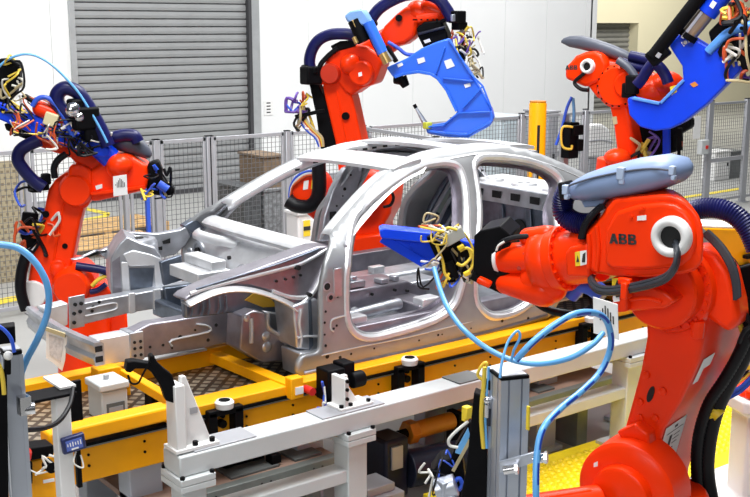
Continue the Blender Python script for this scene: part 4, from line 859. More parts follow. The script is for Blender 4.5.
# rear seat bulkhead and parcel shelf
m = MB(); m.bb(5.52, 6.05, 5.06, 6.24, 1.635, 1.665); ps = m.build('parcel_shelf', STEELW, CAR, .012, 2)
m = MB(); m.prism([(5.52, 5.06, 1.665), (5.50, 5.06, 1.55), (5.53, 5.06, 1.55), (5.55, 5.06, 1.665)], (0, 1.18, 0)); m.build('shelf_front_face', STEEL, ps, .004)
m = MB()
for i in range(6): y = 5.17+i*.19; m.box((5.508, y, 1.61), (.014, .10 if i in (0, 5) else .085, .05))
m.build('shelf_windows', DARKG, ps); m = MB()
for y, xx in ((5.35, 5.7), (5.68, 5.72), (6.0, 5.7)): m.lathe((xx, y, 1.665), (0, 0, 1), [(.10, 0), (.09, .018), (.05, .018), (.045, .004)], 20)
m.build('speaker_bosses', STEELW, ps)
m = MB(); m.bb(5.56, 5.60, 5.0, 6.30, FZ, 1.56); bh = m.build('seat_bulkhead', STEELD, CAR); m = MB()
for y in (5.15, 5.4, 5.68, 5.95, 6.2): m.bar((5.55, y, FZ+.03), (5.55, y+.06, 1.54), .05, .02, V((1, 0, 0)))
m.build('bulkhead_ribs', STEELD, bh, .006); m = MB()
for y, z, r in ((5.25, 1.3, .06), (5.55, 1.38, .07), (5.88, 1.3, .06), (6.1, 1.35, .05), (5.3, 1.12, .03)): m.cyl((5.555, y, z), (5.56-.012, y, z), r, seg=18)
m.build('bulkhead_holes', DARKG, bh)
m = MB(); m.bb(5.6, 6.75, 5.0, 6.30, 1.05, 1.08); m.build('boot_floor', STEELD, CAR); m = MB(); m.bb(6.72, 6.78, 5.0, 6.30, 1.05, 1.5); m.build('rear_panel', STEEL, CAR, .01)
# far B pillar inner and far quarter ribs
def far_post(pts, dy, name, m_, d=.06, b=.012):
    m = MB(); P_ = [at(u, v, Y=6.24+dy) for u, v in pts]; m.prism(P_, (0, d, 0)); return m.build(name, m_, CAR, b, 2)
fb = far_post([(346, 168), (361, 164), (364, 172), (357, 190), (349, 215), (344, 240), (321, 242), (325, 215), (333, 190), (342, 173)], 0, 'far_pillar_inner', STEEL)
m = MB()
for u, v, r in ((351, 175, .008), (345, 189, .012), (343, 196, .006), (337, 206, .007)): p = at(u, v, Y=6.235); m.cyl(p, p+V((0, .01, 0)), r, seg=12)
m.box(at(333, 218, Y=6.235), (.05, .01, .09)); m.build('pillar_holes', DARKG, fb)
fq = far_post([(424, 228), (432, 205), (444, 184), (452, 174), (460, 176), (462, 200), (461, 250), (458, 292), (440, 296), (426, 262)], .05, 'far_quarter_inner', STEELD, .05)
for pts in ([(428, 226), (438, 204), (452, 180)], [(436, 226), (446, 206), (457, 188)], [(444, 230), (452, 216), (459, 204)]):
    m = MB(); m.tube([at(u, v, Y=6.275) for u, v in pts], .016, 8, 4); m.build('pressed_rib', STEEL, fq)
m = MB(); m.prism([at(u, v, Y=6.28) for u, v in ((434, 210), (446, 188), (451, 190), (441, 214))], (0, -.004, 0)); m.build('inner_panel_patch', mat('pale_green_metal', (.33, .42, .36), .4, .5), fq)
# paper tag hanging from the bumper beam
pl = Plane((bx-.075, 5.7, zc), (-.97, -.24, 0)); a = at(57, 340, X=bx-.07)
pl = Plane(a+V((-.8, -.6, 0))*.10, V((-.8, -.6, 0))); m = MB()
q = thing('hanging_tag', 'white paper sleeve tag hanging from the front bumper beam', 'tag', a); m.prism(pl.poly([(46, 328), (67, 335), (65, 360), (62, 371), (52, 362), (46, 358)]), -pl.n*.004); m.build('sleeve', PAPER, q)
m = MB(); m.prism([p+pl.n*.002 for p in pl.poly([(49, 334), (64, 339), (61, 362), (50, 355)])], pl.n*.001); m.build('printed_sheet', mat('grey_print', (.62, .60, .60), .6, 0, .2, 60), q)
m = MB(); m.prism([p+pl.n*.002 for p in pl.poly([(45, 326), (66, 333), (66, 337), (46, 330)])], pl.n*.01); m.build('wire_hanger', CABG, q)
# ================================================================== ROBOTS
def letters(txt, size, pos, ex, ey, m_, parent, name, ext=.002, off=.012):
    cu = bpy.data.curves.new(name, 'FONT'); cu.body = txt; cu.size = size; cu.extrude = ext; cu.offset = off; cu.align_x = 'CENTER'; cu.align_y = 'CENTER'
    tmp = bpy.data.objects.new(name, cu); COL.objects.link(tmp); dg = bpy.context.evaluated_depsgraph_get(); me = bpy.data.meshes.new_from_object(tmp.evaluated_get(dg)); bpy.data.objects.remove(tmp)
    ez = ex.cross(ey).normalized(); m = MB(); m.add([pos+ex*v.co.x+ey*v.co.y+ez*v.co.z for v in me.vertices], [list(p.vertices) for p in me.polygons]); return m.build(name, m_, parent)
def axes(pl, roll=0):
    """in-plane right (as seen from the near side) and up of a vertical plane"""
    r = V((0, 0, 1)).cross(pl.n).normalized(); R_ = Matrix.Rotation(math.radians(roll), 3, pl.n); return R_ @ r, R_ @ V((0, 0, 1))
def tri_label(pl, pts, parent, name='warning_label'):
    o = plate(pl, pts, .003, .003).build(name, YLAB, parent)
    return o
def placard(pl, pts, label, cat, holder):
    """white placard with an uneven row of black bars"""
    q = thing('placard', label, cat, pl(*pts[3])); m = MB(); m.prism(pl.poly(pts), -pl.n*.006); m.build('plate', PAPER, q)
    a, b, c, d = [V(p) for p in pl.poly(pts)]; m = MB()
    for i, h in enumerate((.10, .22, .34, .46, .40, .30, .16)):
        x = .16+i*.105; top = .16+.30*abs(i-3)/3*.5
        def pt(s, t): return (a*(1-s)+b*s)*(1-t)+(d*(1-s)+c*s)*t
        t0 = .12+.36*abs(i-3.2)/4.; t1 = min(.62, t0+.10+h*.75) if i else t0+.06
        m.prism([pt(x, t0)+pl.n*.001, pt(x+.05, t0)+pl.n*.001, pt(x+.05, t1)+pl.n*.001, pt(x, t1)+pl.n*.001], pl.n*.002)
    m.build('black_bars', INK, q); return q
def bolts(c, n, R, r, k, a0=0, a1=360, h=.012, mb=None):
    m = mb or MB(); x, y = perp(n)
    for i in range(k):
        w = math.radians(a0+(a1-a0)*i/k); p = c+(x*math.cos(w)+y*math.sin(w))*R; m.cyl(p, p+n*h, r, seg=8)
    return m

def abb(pos, h, ex, ey, n_, parent):
    """three heavy capital letters A B B, each split by a hairline"""
    m = MB(); w = h*.92; th = h*.26
    def quad(pts): m.prism([pos+ex*(x*h)+ey*(y*h)+n_*.001 for x, y in pts], n_*.002)
    x0 = -1.42
    quad([(x0, -.5), (x0+.30, -.5), (x0+.62, .5), (x0+.33, .5)]); quad([(x0+.64, -.5), (x0+.94, -.5), (x0+.62, .5), (x0+.34, .5)]); quad([(x0+.2, -.30), (x0+.75, -.30), (x0+.70, -.10), (x0+.25, -.10)])
    for x0 in (-.42, .55):
        quad([(x0, -.5), (x0+.28, -.5), (x0+.28, .5), (x0, .5)])
        for yb, yt, xr in ((.0, .5, .80), (-.5, .02, .86)):
            quad([(x0, yb), (x0+.62, yb), (x0+.68, yb+.17), (x0, yb+.17)]); quad([(x0, yt-.17), (x0+.68, yt-.17), (x0+.62, yt), (x0, yt)])
            quad([(x0+xr-.27, yb+.1), (x0+xr-.1, yb+.02), (x0+xr, yb+.16), (x0+xr, yt-.16), (x0+xr-.1, yt-.02), (x0+xr-.27, yt-.1)])
    return m.build('logo_lettering', INK, parent)
mat('deep_orange', (.55, .03, .008), .35, 0, .05, 3, .3)
# ---------------------------------------------------------------- foreground robot (right)
P0 = facing(660, 250, 4.75, 23); n = P0.n
RF = thing('industrial_robot', 'large orange welding robot in the right foreground with grey blue hose tray on top', 'robot', at(655, 560, D=4.95))
hs = [(586, 233), (596, 224), (614, 199.5), (640, 196.5), (660, 195), (670, 195.2), (679, 197.5), (687, 202), (694, 208.5), (699, 215.5), (702.5, 224.5), (704, 236), (704, 249), (703, 261), (696.5, 271), (687, 274), (647, 278), (610, 276.5), (592, 272.5), (587, 266)]
m = MB(); m.prism(P0.poly(hs), -facing(660, 250, 4.75, -6).n*.24); ua = m.build('upper_arm', OR, RF, .03, 4)
rp = [(606, 230), (617, 211), (640, 204), (664, 202), (676, 204), (687, 211), (694, 221), (697, 232), (697, 246), (692, 258), (682, 266), (646, 270), (612, 269), (606, 262)]
m = MB(); m.prism([p-n*.02 for p in P0.poly(rp)], n*.036); m.build('side_cover', OR, ua, .02, 3)
m = MB(); 
for pts in ([(589, 234), (590, 250), (589, 268)], [(597, 226), (599, 248), (597, 271)]): m.tube([P0(*p)+n*.004 for p in pts], .010, 8, 4)
m.build('ribs', OR, ua)
c = P0(674.3, 235.7)+n*.016; m = MB(); m.lathe(c, n, [(.050, .004), (.048, .03), (.055, .044), (.068, .048), (.080, .044), (.088, .03), (.090, 0)], 48); rg = m.build('cable_ring', WH, RF, ang=70)
m = MB(); m.lathe(c, n, [(.001, .012), (.0495, .014)], 32); m.build('bore', DARKG, rg)
ex, ey = axes(P0, 4)
abb(P0(624.5, 238.5)+n*.016, .046, ex, ey, n, RF)
plate(P0, [(639, 215.5), (648, 214.5), (648, 219.5), (639, 220)], .002, .017).build('white_label', PAPER, RF)
m = MB()
for u, v in ((633, 216), (642, 209), (645, 208)): m.cyl(P0(u, v)+n*.0, P0(u, v)+n*.022, .008, seg=8)
m.build('bolts', OR, RF)
# neck, flange and wrist on the arm axis
PA_ = P0.back(.17); ax = (PA_(545, 261.5)-PA_(590, 254)).normalized()
m = MB(); m.cyl(PA_(600, 253), PA_(558, 260), .135, .13, 32); m.build('arm_tube', OR, RF, .006)
PL_ = P0.back(.0); m = MB(); m.prism(PL_.poly([(564.5, 253), (569, 247), (588, 243), (590, 278), (566, 277)]), -n*.22); m.build('neck_box', OR, RF, .014, 3)
tri_label(PL_, [(575.5, 252), (580.5, 251), (581, 265.5), (576, 266)], RF); plate(PL_, [(580.5, 251), (587, 250), (587.5, 264), (581, 265.5)], .003, .003).build('white_label', PAPER, RF)
m = MB(); m.prism([P0(u, v)+n*.007 for u, v in ((577, 262), (578.3, 255), (580, 261.5))], n*.001); m.prism([P0(u, v)+n*.007 for u, v in ((582.5, 262), (583.5, 254), (586.3, 252), (585.8, 262))], n*.001); m.build('label_symbol', INK, RF)
cF = PA_(561, 259); m = MB(); m.lathe(cF-ax*.03, ax, [(.10, 0), (.158, 0), (.160, .05), (.15, .06), (.10, .06)], 32); m.build('wrist_flange', OR, RF, .004)
bolts(cF-ax*.03, -ax, .145, .008, 20).build('flange_bolts', OR, RF)
m = MB(); m.lathe(cF, ax, [(.140, 0), (.158, .02), (.163, .06), (.155, .11), (.11, .135), (.02, .14)], 32); wr = m.build('wrist', OR, RF, ang=60)
m = MB(); m.capsule(PA_(549, 289)+n*.05, PA_(511, 281)+n*.05, .080, .056); m.capsule(PA_(553, 284)+n*.03, PA_(540, 280)+n*.03, .09); m.build('wrist_fork', OR, wr, ang=60); m = MB(); m.capsule(PA_(550, 235)+n*.03, PA_(531, 236)+n*.03, .052, .044); m.capsule(PA_(550, 238), PA_(553, 252), .06); m.build('wrist_fork', OR, wr, ang=60)
hd0, hd1 = PA_(540, 257)+n*.03, PA_(506, 258)+n*.03; m = MB(); m.cyl(hd0, hd1, .080, .078, 32); m.build('wrist_head', OR, RF, .008); m = MB(); m.capsule(PA_(534, 252)+n*.085, PA_(529, 264)+n*.085, .020); m.build('dark_gap', MATS['deep_orange'], RF)  # solid capsule in darker orange paints the shade of the fork gap
m = MB(); m.lathe(hd1, (hd1-hd0).normalized(), [(.066, -.005), (.083, -.005), (.083, .014), (.066, .014)], 32); m.build('white_seal_ring', WH, RF)
# motor box below, axis 3 gear drum
PB_ = P0.back(.06); m = MB(); m.prism(PB_.poly([(611, 293), (650, 285), (664, 291), (675, 301), (664, 309), (620, 312), (612, 308)]), -n*.22); mb_ = m.build('motor_box', OR, RF, .014, 3); m = MB(); m.tube([PB_(*p)+n*.006 for p in ((617, 302), (645, 298), (662, 302))], .008, 8, 4); m.build('rib', OR, mb_)
m = MB(); m.prism(P0.back(.02).poly([(612, 277), (626, 277), (627, 312), (613, 313)]), -n*.2); m.build('bracket', OR, RF, .01)
PX = P0.back(.02); tri_label(PX, [(612.5, 278), (619.5, 278), (619.5, 287), (612.5, 288)], RF); plate(PX, [(612.5, 289), (619.5, 288), (620, 301), (614, 302)], .003, .003).build('white_label', PAPER, RF)
m = MB(); m.prism([P0(u, v)+n*-.012 for u, v in ((614, 286), (616, 280), (618.2, 285.5))], n*.001); m.bar(P0(614.5, 297)-n*.012, P0(618.8, 296)-n*.012, .01, .002, n); m.build('label_symbol', INK, RF)
PD = P0.back(.26); cD = PD(668, 288); m = MB(); m.lathe(cD, n, [(.01, .10), (.165, .10), (.175, .09), (.175, .0), (.205, -.005), (.215, -.02), (.215, -.16), (.01, -.16)], 48); gd = m.build('elbow_joint', OR, RF, ang=40)
bolts(cD+n*.0, n, .19, .009, 26, h=.01).build('joint_bolts', OR, gd)
m = MB(); 
for u, v in ((700, 262), (712, 250)): pass
m.prism(P0.back(.30).poly([(668, 250), (700, 246), (716, 254), (729, 272), (737, 304), (739, 322), (728, 334), (705, 318), (690, 290)]), -n*.16); m.build('elbow_cap', OR, RF, .03, 3)
# lower arm
PL2 = P0.back(.30); la = [(645, 300), (660, 318), (690, 320), (701, 312), (705, 330), (698, 362), (680, 402), (663, 430), (652, 466), (642, 505), (636, 560), (590, 560), (600, 500), (612, 465), (624, 428), (629, 411), (640, 370), (646, 338)]
m = MB(); m.prism(PL2.poly(la), -n*.60); lm = m.build('lower_arm', OR, RF, .022, 3)
o = MB(); x_, y_ = axes(PL2); c = PL2(651, 394); o.prism([c+n*.004+x_*(.016*math.cos(t))+y_*(.042*math.sin(t))+x_*.010*math.sin(t) for t in [i*math.pi/10 for i in range(20)]], n*.002); o.build('oval_hole', DARKG, lm)
o = MB()
for u, v in ((646.5, 375), (663, 391), (640, 402), (655, 418), (640, 418)): c = PL2(u, v); o.lathe(c, n, [(.02, 0), (.019, .012), (.010, .016), (.001, .016)], 14)
o.build('plugs', OR, lm)
o = MB(); c = PL2(700, 330)+n*.03; o.cyl(c-V((0, 0, .03)), c+V((0, 0, .05)), .03, .033, 8); o.cyl(PL2(694, 332)-V((0, 0, .03)), PL2(694, 332)+V((0, 0, .02)), .012, seg=10); o.build('lifting_lug', OR, lm, .005)
# side face of the lower arm (towards the back of the robot) with its stickers
e0, e1, e2 = PL2(698, 362), PL2(680, 402), PL2(663, 430)
def side_plate(p0, p1, w0, w1, name, m_, lift=.004):
    tdir = (p1-p0).normalized(); nn = tdir.cross(-n).normalized()
    if nn.dot(EYE-p0) < 0: nn = -nn
    m = MB(); a, b = p0-n*w0+nn*lift, p1-n*w0+nn*lift; m.prism([a, a-n*(w1-w0), b-n*(w1-w0), b], nn*.002); return m.build(name, m_, lm), nn, tdir
side_plate(e0.lerp(PL2(705, 330), -.0), e0.lerp(e1, .30), .06, .20, 'rating_label', PAPER); side_plate(e0.lerp(e1, .30), e0.lerp(e1, .62), .06, .12, 'rating_label', PAPER)
s0, s1 = e2, PL2(648, 482)
so, nn, td = side_plate(s0, s1, .03, .28, 'instruction_label', PAPER)
L_ = (s1-s0).length
def ink(a0, a1, b0, b1):
    m = MB(); q = lambda a, b: s0-n*(.03+a*.25)+td*(L_*b)+nn*.0075; m.prism([q(a0, b0), q(a1, b0), q(a1, b1), q(a0, b1)], nn*.001); return m
ib = MB()
for a0, a1, b0, b1 in ((.44, .58, .05, .10), (.1, .9, .145, .155), (.3, .42, .22, .48), (.5, .8, .25, .26), (.5, .8, .33, .34), (.5, .75, .41, .42), (.55, .62, .5, .52), (.52, .88, .74, .75), (.52, .88, .88, .89), (.52, .53, .74, .89), (.87, .88, .74, .89), (.69, .7, .74, .89), (.1, .26, .86, .875), (.1, .115, .76, .87), (.1, .2, .755, .765)): t_ = ink(a0, a1, b0, b1); ib.add(t_.v, t_.f)
ib.build('label_print', INK, so)
# axis 2 drum and motor
PK = P0.back(.12); cK = PK(624, 494); m = MB(); m.lathe(cK, n, [(.01, .07), (.13, .07), (.145, .06), (.15, .01), (.225, .0), (.245, -.02), (.25, -.20), (.01, -.20)], 48); dk = m.build('shoulder_drum', OR, RF, ang=40)
m = MB(); md_ = (n*.45-RT*.9).normalized(); m0 = PK(606, 497)+n*.08; m.cyl(m0, m0+md_*.42, .085, .08, 28); m.tube([m0+md_*.02+V((0, 0, .07))+n*.04, m0+md_*.40+V((0, 0, .068))+n*.04], .014, 8, 2); m.build('shoulder_motor', OR, dk, .01)
m = MB(); m.prism(PK.back(.1).poly([(616, 432), (634, 424), (648, 434), (650, 447), (640, 452), (622, 440)]), -n*.12); m.build('stop_block', OR, RF, .012, 3)
plate(Plane(cK+n*.07, n), [(594, 463), (598, 461), (598, 466), (594, 467)], .002).build('white_label', PAPER, dk)
bz = cK.z; bc = PK.back(.25)(650, 545); m = MB(); m.lathe((bc.x, bc.y, 0), (0, 0, 1), [(.36, .0), (.36, .04), (.30, .06), (.28, .28), (.32, .30), (.32, .40), (.26, bz-.05)], 40); m.build('base', OR, RF, .01)
# hose tray and dress hoses
PT2 = P0.back(.14); secs = [(572.5, 190, 2), (575, 189, 8), (581, 188.5, 11), (592, 186, 14.5), (610, 182, 17), (640, 176.5, 19), (665, 171.5, 17.5), (680, 170, 13), (687, 170, 7.5), (689.5, 170, 2)]
def capsule_tray(pl, secs, depth, D0, name, m_, parent, ang=14):
    rings = []
    for i, (u, v, h) in enumerate(secs):
        c = pl(u, v); hh = (pl(u, v-h)-pl(u, v+h)).length/2; k = min(1, hh/((pl(u, v-15)-pl(u, v+15)).length/2)); d_ = depth*max(.15, k)
        rings.append([c+V((0, 0, 1))*(hh*math.copysign(abs(math.sin(t))**.8, math.sin(t)))+pl.n*(d_*math.copysign(abs(math.cos(t))**.8, math.cos(t))) for t in [2*math.pi*j/24 for j in range(24)]])
    m = MB(); m.loft(rings); return m.build(name, m_, parent, ang=60)
tr = capsule_tray(PT2, secs, .15, 5, 'hose_tray', TRAY, RF)
m = MB(); m.tube([PT2(*p)+n*.146 for p in ((577, 185), (590, 180), (610, 174), (640, 168), (665, 165.5), (684, 167))], .005, 6, 5); m.build('seam', TRAYD, tr)
m = MB()
for u, v, s in ((635.5, 172, 1), (581, 188, .8), (686, 169, .7)): m.box(PT2(u, v-2)+n*.148, (.035*s, .03, .055*s), (*[axes(PT2)[0]], n, V((0, 0, 1)))); m.box(PT2(u+1, v+5)+n*.146, (.025*s, .03, .03*s), (axes(PT2)[0], n, V((0, 0, 1))))
m.build('latches', mat('pale_latch', (.42, .52, .70), .4), tr, .004)
m = MB(); m.prism(PT2.poly([(585, 196), (612, 197), (606, 205), (590, 206)]), n*.06); m.build('tray_foot', TRAY, RF, .006)
m = MB(); m.prism(PT2.poly([(567, 181), (573, 179), (578, 196), (569, 198)]), n*.1); m.build('tray_end_cuff', BK, RF, .01)
m = MB(); m.tube([PT2(*p)+n*.03 for p in ((571, 189), (566, 200), (567, 213), (577, 221), (590, 223), (603, 220))], .052, 14, 8, rib=.012); m.build('corrugated_hose', NV, RF)
for k in range(4): m = MB(); m.tube([P0.back(.02+.02*k)(*p)+n*.02 for p in ((606-k, 205), (597-k, 213), (589-k, 224), (585-k, 238))], .012, 8, 5); m.build('cable', BK, RF)
for k in range(5):
    a = .014*math.cos(k*1.26); b = .014*math.sin(k*1.26); m = MB(); m.tube([P0(u, v)+n*(z+a)+V((0, 0, b)) for u, v, z in ((678, 243, .02), (684, 251, .07), (683, 263, .085), (674, 274, .075), (657, 281, .05), (636, 286, .04), (615, 289, .04), (600, 287, .03), (589, 280, -.02), (585, 272, -.1))], .0105, 8, 5); m.build('cable', mat('cable_grey', (.03, .035, .045), .4) if 'cable_grey' not in MATS else MATS['cable_grey'], RF)
m = MB(); m.box(P0(631, 288)+n*.045, (.03, .07, .075), (axes(P0)[0], n, V((0, 0, 1)))); m.box(P0(628, 280)+n*.03, (.06, .03, .03), (axes(P0)[0], n, V((0, 0, 1)))); m.build('cable_clip', OR, RF, .006)
for k in range(5):
    m = MB(); m.tube([P0.back(.30)(u+k*1.1, v-k*.8) for u, v in ((703, 234), (712, 242), (722, 254), (730, 269), (734, 285), (735, 300))], .010, 8, 5); m.build('cable', MATS['cable_grey'], RF)
PR = P0.back(.5); m = MB(); m.tube([PR(*p) for p in ((684, 218), (693, 211), (708, 208), (724, 210), (738, 217.5), (749, 231), (757, 250))], .05, 14, 8, rib=.013); m.build('corrugated_hose', NV, RF)
m = MB(); m.tube([PL2.back(.36)(*p) for p in ((752, 306), (750, 335), (739, 362), (722, 392), (712, 418), (706, 450), (706, 480), (716, 530))], .047, 14, 8); m.build('black_hose', BK, RF); m = MB(); m.tube([PL2.back(.30)(*p) for p in ((752, 320), (741, 350), (724, 380), (708, 405), (698, 440), (697, 480), (704, 530))], .03, 12, 8, rib=.02); m.build('corrugated_hose', BK, RF)
m = MB(); m.tube([PL2.back(.34)(*p) for p in ((708, 414), (715, 412), (720, 416))], .035, 12, 4); m.build('hose_band', YLAB, RF)
cables(RF, PR(744, 300), (.08, .08, .18), 8, [BK, BK, CABY, CABW, BK], .012, 31, .35)
m = MB(); m.prism(PR.poly([(737, 268), (760, 262), (760, 330), (743, 330)]), -n*.08); m.build('black_cover', BKM, RF, .01)
# tool plate + black tool body + gun
G = thing('welding_gun', 'blue welding gun reaching into the front door opening with tangled yellow cables', 'welding gun', at(455, 262, D=5.6)); PG = facing(455, 250, 5.75, -8); PQ = facing(492, 258, 5.35, 10)
m = MB(); m.prism(PQ.poly([(474, 236), (480, 231), (500, 226), (511, 236), (508, 283), (500, 290), (486, 284), (473, 271)]), -PQ.n*.30); m.build('tool_body', BKM, G, .006, 2); m = MB(); m.cyl(hd1, hd1.lerp(PQ(500, 259), .8), .085, seg=28); m.build('tool_flange', BKM, G, .006)
m = MB(); m.tube([PQ(*p)+PQ.n*.03 for p in ((499, 249), (501, 243), (507, 239), (518, 236), (530, 235))], .014, 8, 5); m.build('black_cable', BK, G)
m = MB(); m.tube([PQ(*p)+PQ.n*.045 for p in ((498, 249), (500, 244), (506, 240))], .006, 8, 4); m.build('white_cable', CABW, G)
m = MB(); m.prism(PG.poly([(379.5, 229), (384, 227), (432, 232), (481, 244), (479, 256), (455, 259), (431, 263), (421, 263), (400, 250), (381, 237)]), -PG.n*.09); gb = m.build('gun_arm', BL, G, .008, 2)
m = MB(); m.prism([p-PG.n*.02 for p in PG.poly([(379.5, 229), (384, 227), (432, 232), (481, 244), (480, 252), (430, 242), (384, 237.5), (380, 236)])], PG.n*.06); m.build('rim', BL, gb, .006)
m = MB(); m.bar(PG(382, 238), PG(424, 263), .05, .012, PG.n); m.build('lower_rim', BL, gb, .003); m = MB(); m.bar(PG(396, 241), PG(412, 250), .03, .010, PG.n); m.bar(PG(412, 250), PG(414, 243), .03, .010, PG.n); m.build('web_rib', BL, gb)
PGc = Plane(PG.p+PG.n*.14, PG.n); ex, ey = axes(PGc, 28)
m = MB(); m.box(PGc(453, 236), (.115, .07, .06), (ex, PG.n, ey)); 
for k in range(5): m.box(PGc(453, 236)+ey*.032+ex*(-.04+k*.02), (.008, .06, .012), (ex, PG.n, ey))
m.build('connector_block', mat('connector_grey', (.42, .42, .38), .5), G, .005)
m = MB(); m.prism([p-PG.n*.05 for p in PGc.poly([(428, 240), (440, 233), (458, 240), (472, 252), (474, 270), (462, 280), (452, 284), (444, 276), (438, 262)])], -PG.n*.05); m.build('mounting_plate', BKM, G, .008)
cables(G, PGc(446, 256)-PG.n*.02, (.11, .05, .13), 15, [CABY, CABW, BK, CABG, BK, CABR, CABB], .006, 11, .5); cables(G, PGc(444, 228)-PG.n*.02, (.09, .05, .06), 7, [CABW, CABG, CABY, CABB], .005, 14, .45, drift=V((0, 0, 0)))
for pts in ([(432, 240), (438, 232), (447, 227), (456, 229)], [(459, 250), (466, 247), (472, 252), (473, 262), (468, 270), (463, 273)], [(436, 244), (442, 260), (444, 272), (449, 278)], [(456, 262), (462, 264), (470, 256), (468, 248)]): m = MB(); m.tube([PGc(*p)+PG.n*.03 for p in pts], .008, 8, 6); m.build('yellow_cable', CABY, G)
m = MB()
for u, v in ((460, 246), (466, 272)): m.box(PGc(u, v)+PG.n*.03, (.035, .03, .022), (ex, PG.n, ey))
m.build('yellow_plug', YLAB, G, .004)
m = MB(); m.cyl(PGc(448, 262), PGc(455, 278), .025, seg=14); m.box(PGc(451, 279), (.04, .03, .03)); m.build('valve', BKM, G)
# red bar under the tool
m = MB(); m.bar(at(472, 274, D=5.40), at(504, 289, D=5.38), .05, .05); m.build('tool_bracket', BKM, G, .008); m = MB(); m.bar(at(478, 279, D=5.32), at(491, 285, D=5.3), .055, .03); m.build('red_cover', OR, G, .008)
m = MB(); m.tube([PA_.back(.1)(*p) for p in ((531, 298), (545, 308), (562, 313), (580, 314), (592, 308))], .02, 10, 6); m.build('black_hose', BK, RF)
m = MB(); m.tube([PA_.back(.1)(*p) for p in ((570, 295), (580, 285), (592, 287), (604, 296))], .045, 12, 5); m.build('blue_hose', CABB, RF)
placard(facing(605, 320, 4.45, 15), [(593, 297), (617.5, 304.5), (618.5, 340), (593.5, 333)], 'white placard with black bars hanging below the foreground robot arm', 'placard', RF)
# white pedestal with orange robot foot at the right edge
c = at(757, 397, D=5.9); q = thing('robot_pedestal', 'white octagonal pedestal with orange robot foot at the lower right edge', 'pedestal', (c.x+.12, c.y, 0)); X0, Y0 = c.x+.12, c.y
zt = c.z; m = MB(); m.lathe((X0, Y0, 0), (0, 0, 1), [(.27, .16), (.20, .20), (.20, zt-.10), (.25, zt-.07), (.25, zt-.01), (.24, zt)], 8); m.build('column', WH, q, .01); m = MB(); m.box((X0, Y0, .131), (.95, .8, .058)); m.box((X0, Y0, .175), (.72, .6, .03)); m.build('base_plate', WH, q, .01)
m = MB()
for dx in (-.40, -.2, 0, .2): 
    for yy in (-.34, .34): m.cyl((X0+dx, Y0+yy, .159), (X0+dx, Y0+yy, .20), .014, seg=8)
m.build('anchor_bolts', CHROME, q); m = MB(); m.lathe((X0, Y0, zt), (0, 0, 1), [(.20, 0), (.20, .04), (.15, .06), (.13, .16), (.01, .16)], 24); m.box((X0-.15, Y0-.05, zt+.03), (.12, .14, .05)); m.build('robot_foot', OR, q, .01)
for k, (mm, dv) in enumerate(((CABB, 0), (CABB, 4), (CABY, -6), (BK, -10))): m = MB(); m.tube([at(u, v+dv, D=5.6) for u, v in ((756, 372), (742, 386), (728, 394), (718, 398))], .012 if k < 2 else .008, 8, 5); m.build('cable', mm, q)
q = thing('sticker_panel', 'black and white striped panel with stickers at the right edge beside the orange arm', 'panel', at(747, 376, D=5.6)); pl = facing(745, 365, 5.6, 0); m = MB(); m.prism(pl.poly([(739, 372), (749, 336), (770, 336), (764, 372)]), -pl.n*.02); m.build('white_plate', PAPER, q); m = MB(); m.prism([p+pl.n*.002 for p in pl.poly([(743, 362), (749, 344), (752, 344), (748, 362)])], pl.n*.002); m.prism([p+pl.n*.002 for p in pl.poly([(744, 352), (770, 349), (770, 354), (743, 356)])], pl.n*.002); m.build('black_stripes', INK, q); m = MB(); m.bar(pl(764, 372), (*pl(764, 372).to_2d(), .2), .02, .02, V((1, 0, 0))); m.build('stand', BKM, q)
m = MB(); m.prism([p+pl.n*.003 for p in pl.poly([(742, 366), (756, 364), (756, 369), (741, 370)])], pl.n*.002); m.build('yellow_sticker', YLAB, q)
# ---------------------------------------------------------------- left robot
L0 = facing(70, 220, 7.8, 8); n = L0.n
RL = thing('industrial_robot', 'orange welding robot at the far left with navy hoses and cable jumble on its arm', 'robot', (at(62, 345, D=8.0).x, at(62, 345, D=8.0).y, 0))
m = MB(); m.prism(L0.poly([(66, 172), (55, 180), (48, 190), (42, 222), (31, 262), (28, 280), (29, 292), (36, 305), (60, 305), (68, 280), (74, 254), (80, 222), (84, 208), (90, 196), (84, 178)]), -n*.24); la = m.build('lower_arm', OR, RL, .02, 3)
m = MB(); m.tube([L0(*p)+n*.0 for p in ((68, 172), (65, 196), (57, 240), (52, 275))], .010, 8, 4); m.build('edge_rib', OR, la)
m = MB(); m.cyl(L0(46, 214), L0(46, 214)+n*.015, .024, seg=16); m.cyl(L0(65, 246), L0(65, 246)+n*.006, .020, seg=16); m.build('dark_plugs', BKM, la); m = MB(); m.lathe(L0(58, 270), n, [(.05, 0), (.05, .02), (.03, .03), (.001, .03)], 16); m.build('boss', OR, la)
m = MB(); m.lathe(L0(33, 294)-n*.1, n, [(.05, .12), (.09, .12), (.10, .11), (.10, .04)], 24); m.build('joint_ring', WH, RL)
m = MB(); m.lathe(L0(76, 190)-n*.14, n, [(.01, .20), (.10, .20), (.115, .18), (.13, .10), (.13, -.2), (.01, -.2)], 32); m.build('elbow_joint', OR, RL, ang=40)
m = MB(); m.prism(L0.back(-.04).poly([(68, 166), (80, 164), (92, 170), (92, 198), (86, 210), (74, 206), (66, 196)]), -n*.3); m.build('elbow_housing', OR, RL, .03, 3)
m = MB(); m.prism(L0.back(-.02).poly([(88, 172), (100, 164), (113, 155), (128, 154), (147, 166), (149.5, 177), (147, 190), (131, 194), (100, 201), (90, 202)]), -n*.30); ua = m.build('upper_arm', OR, RL, .03, 3)
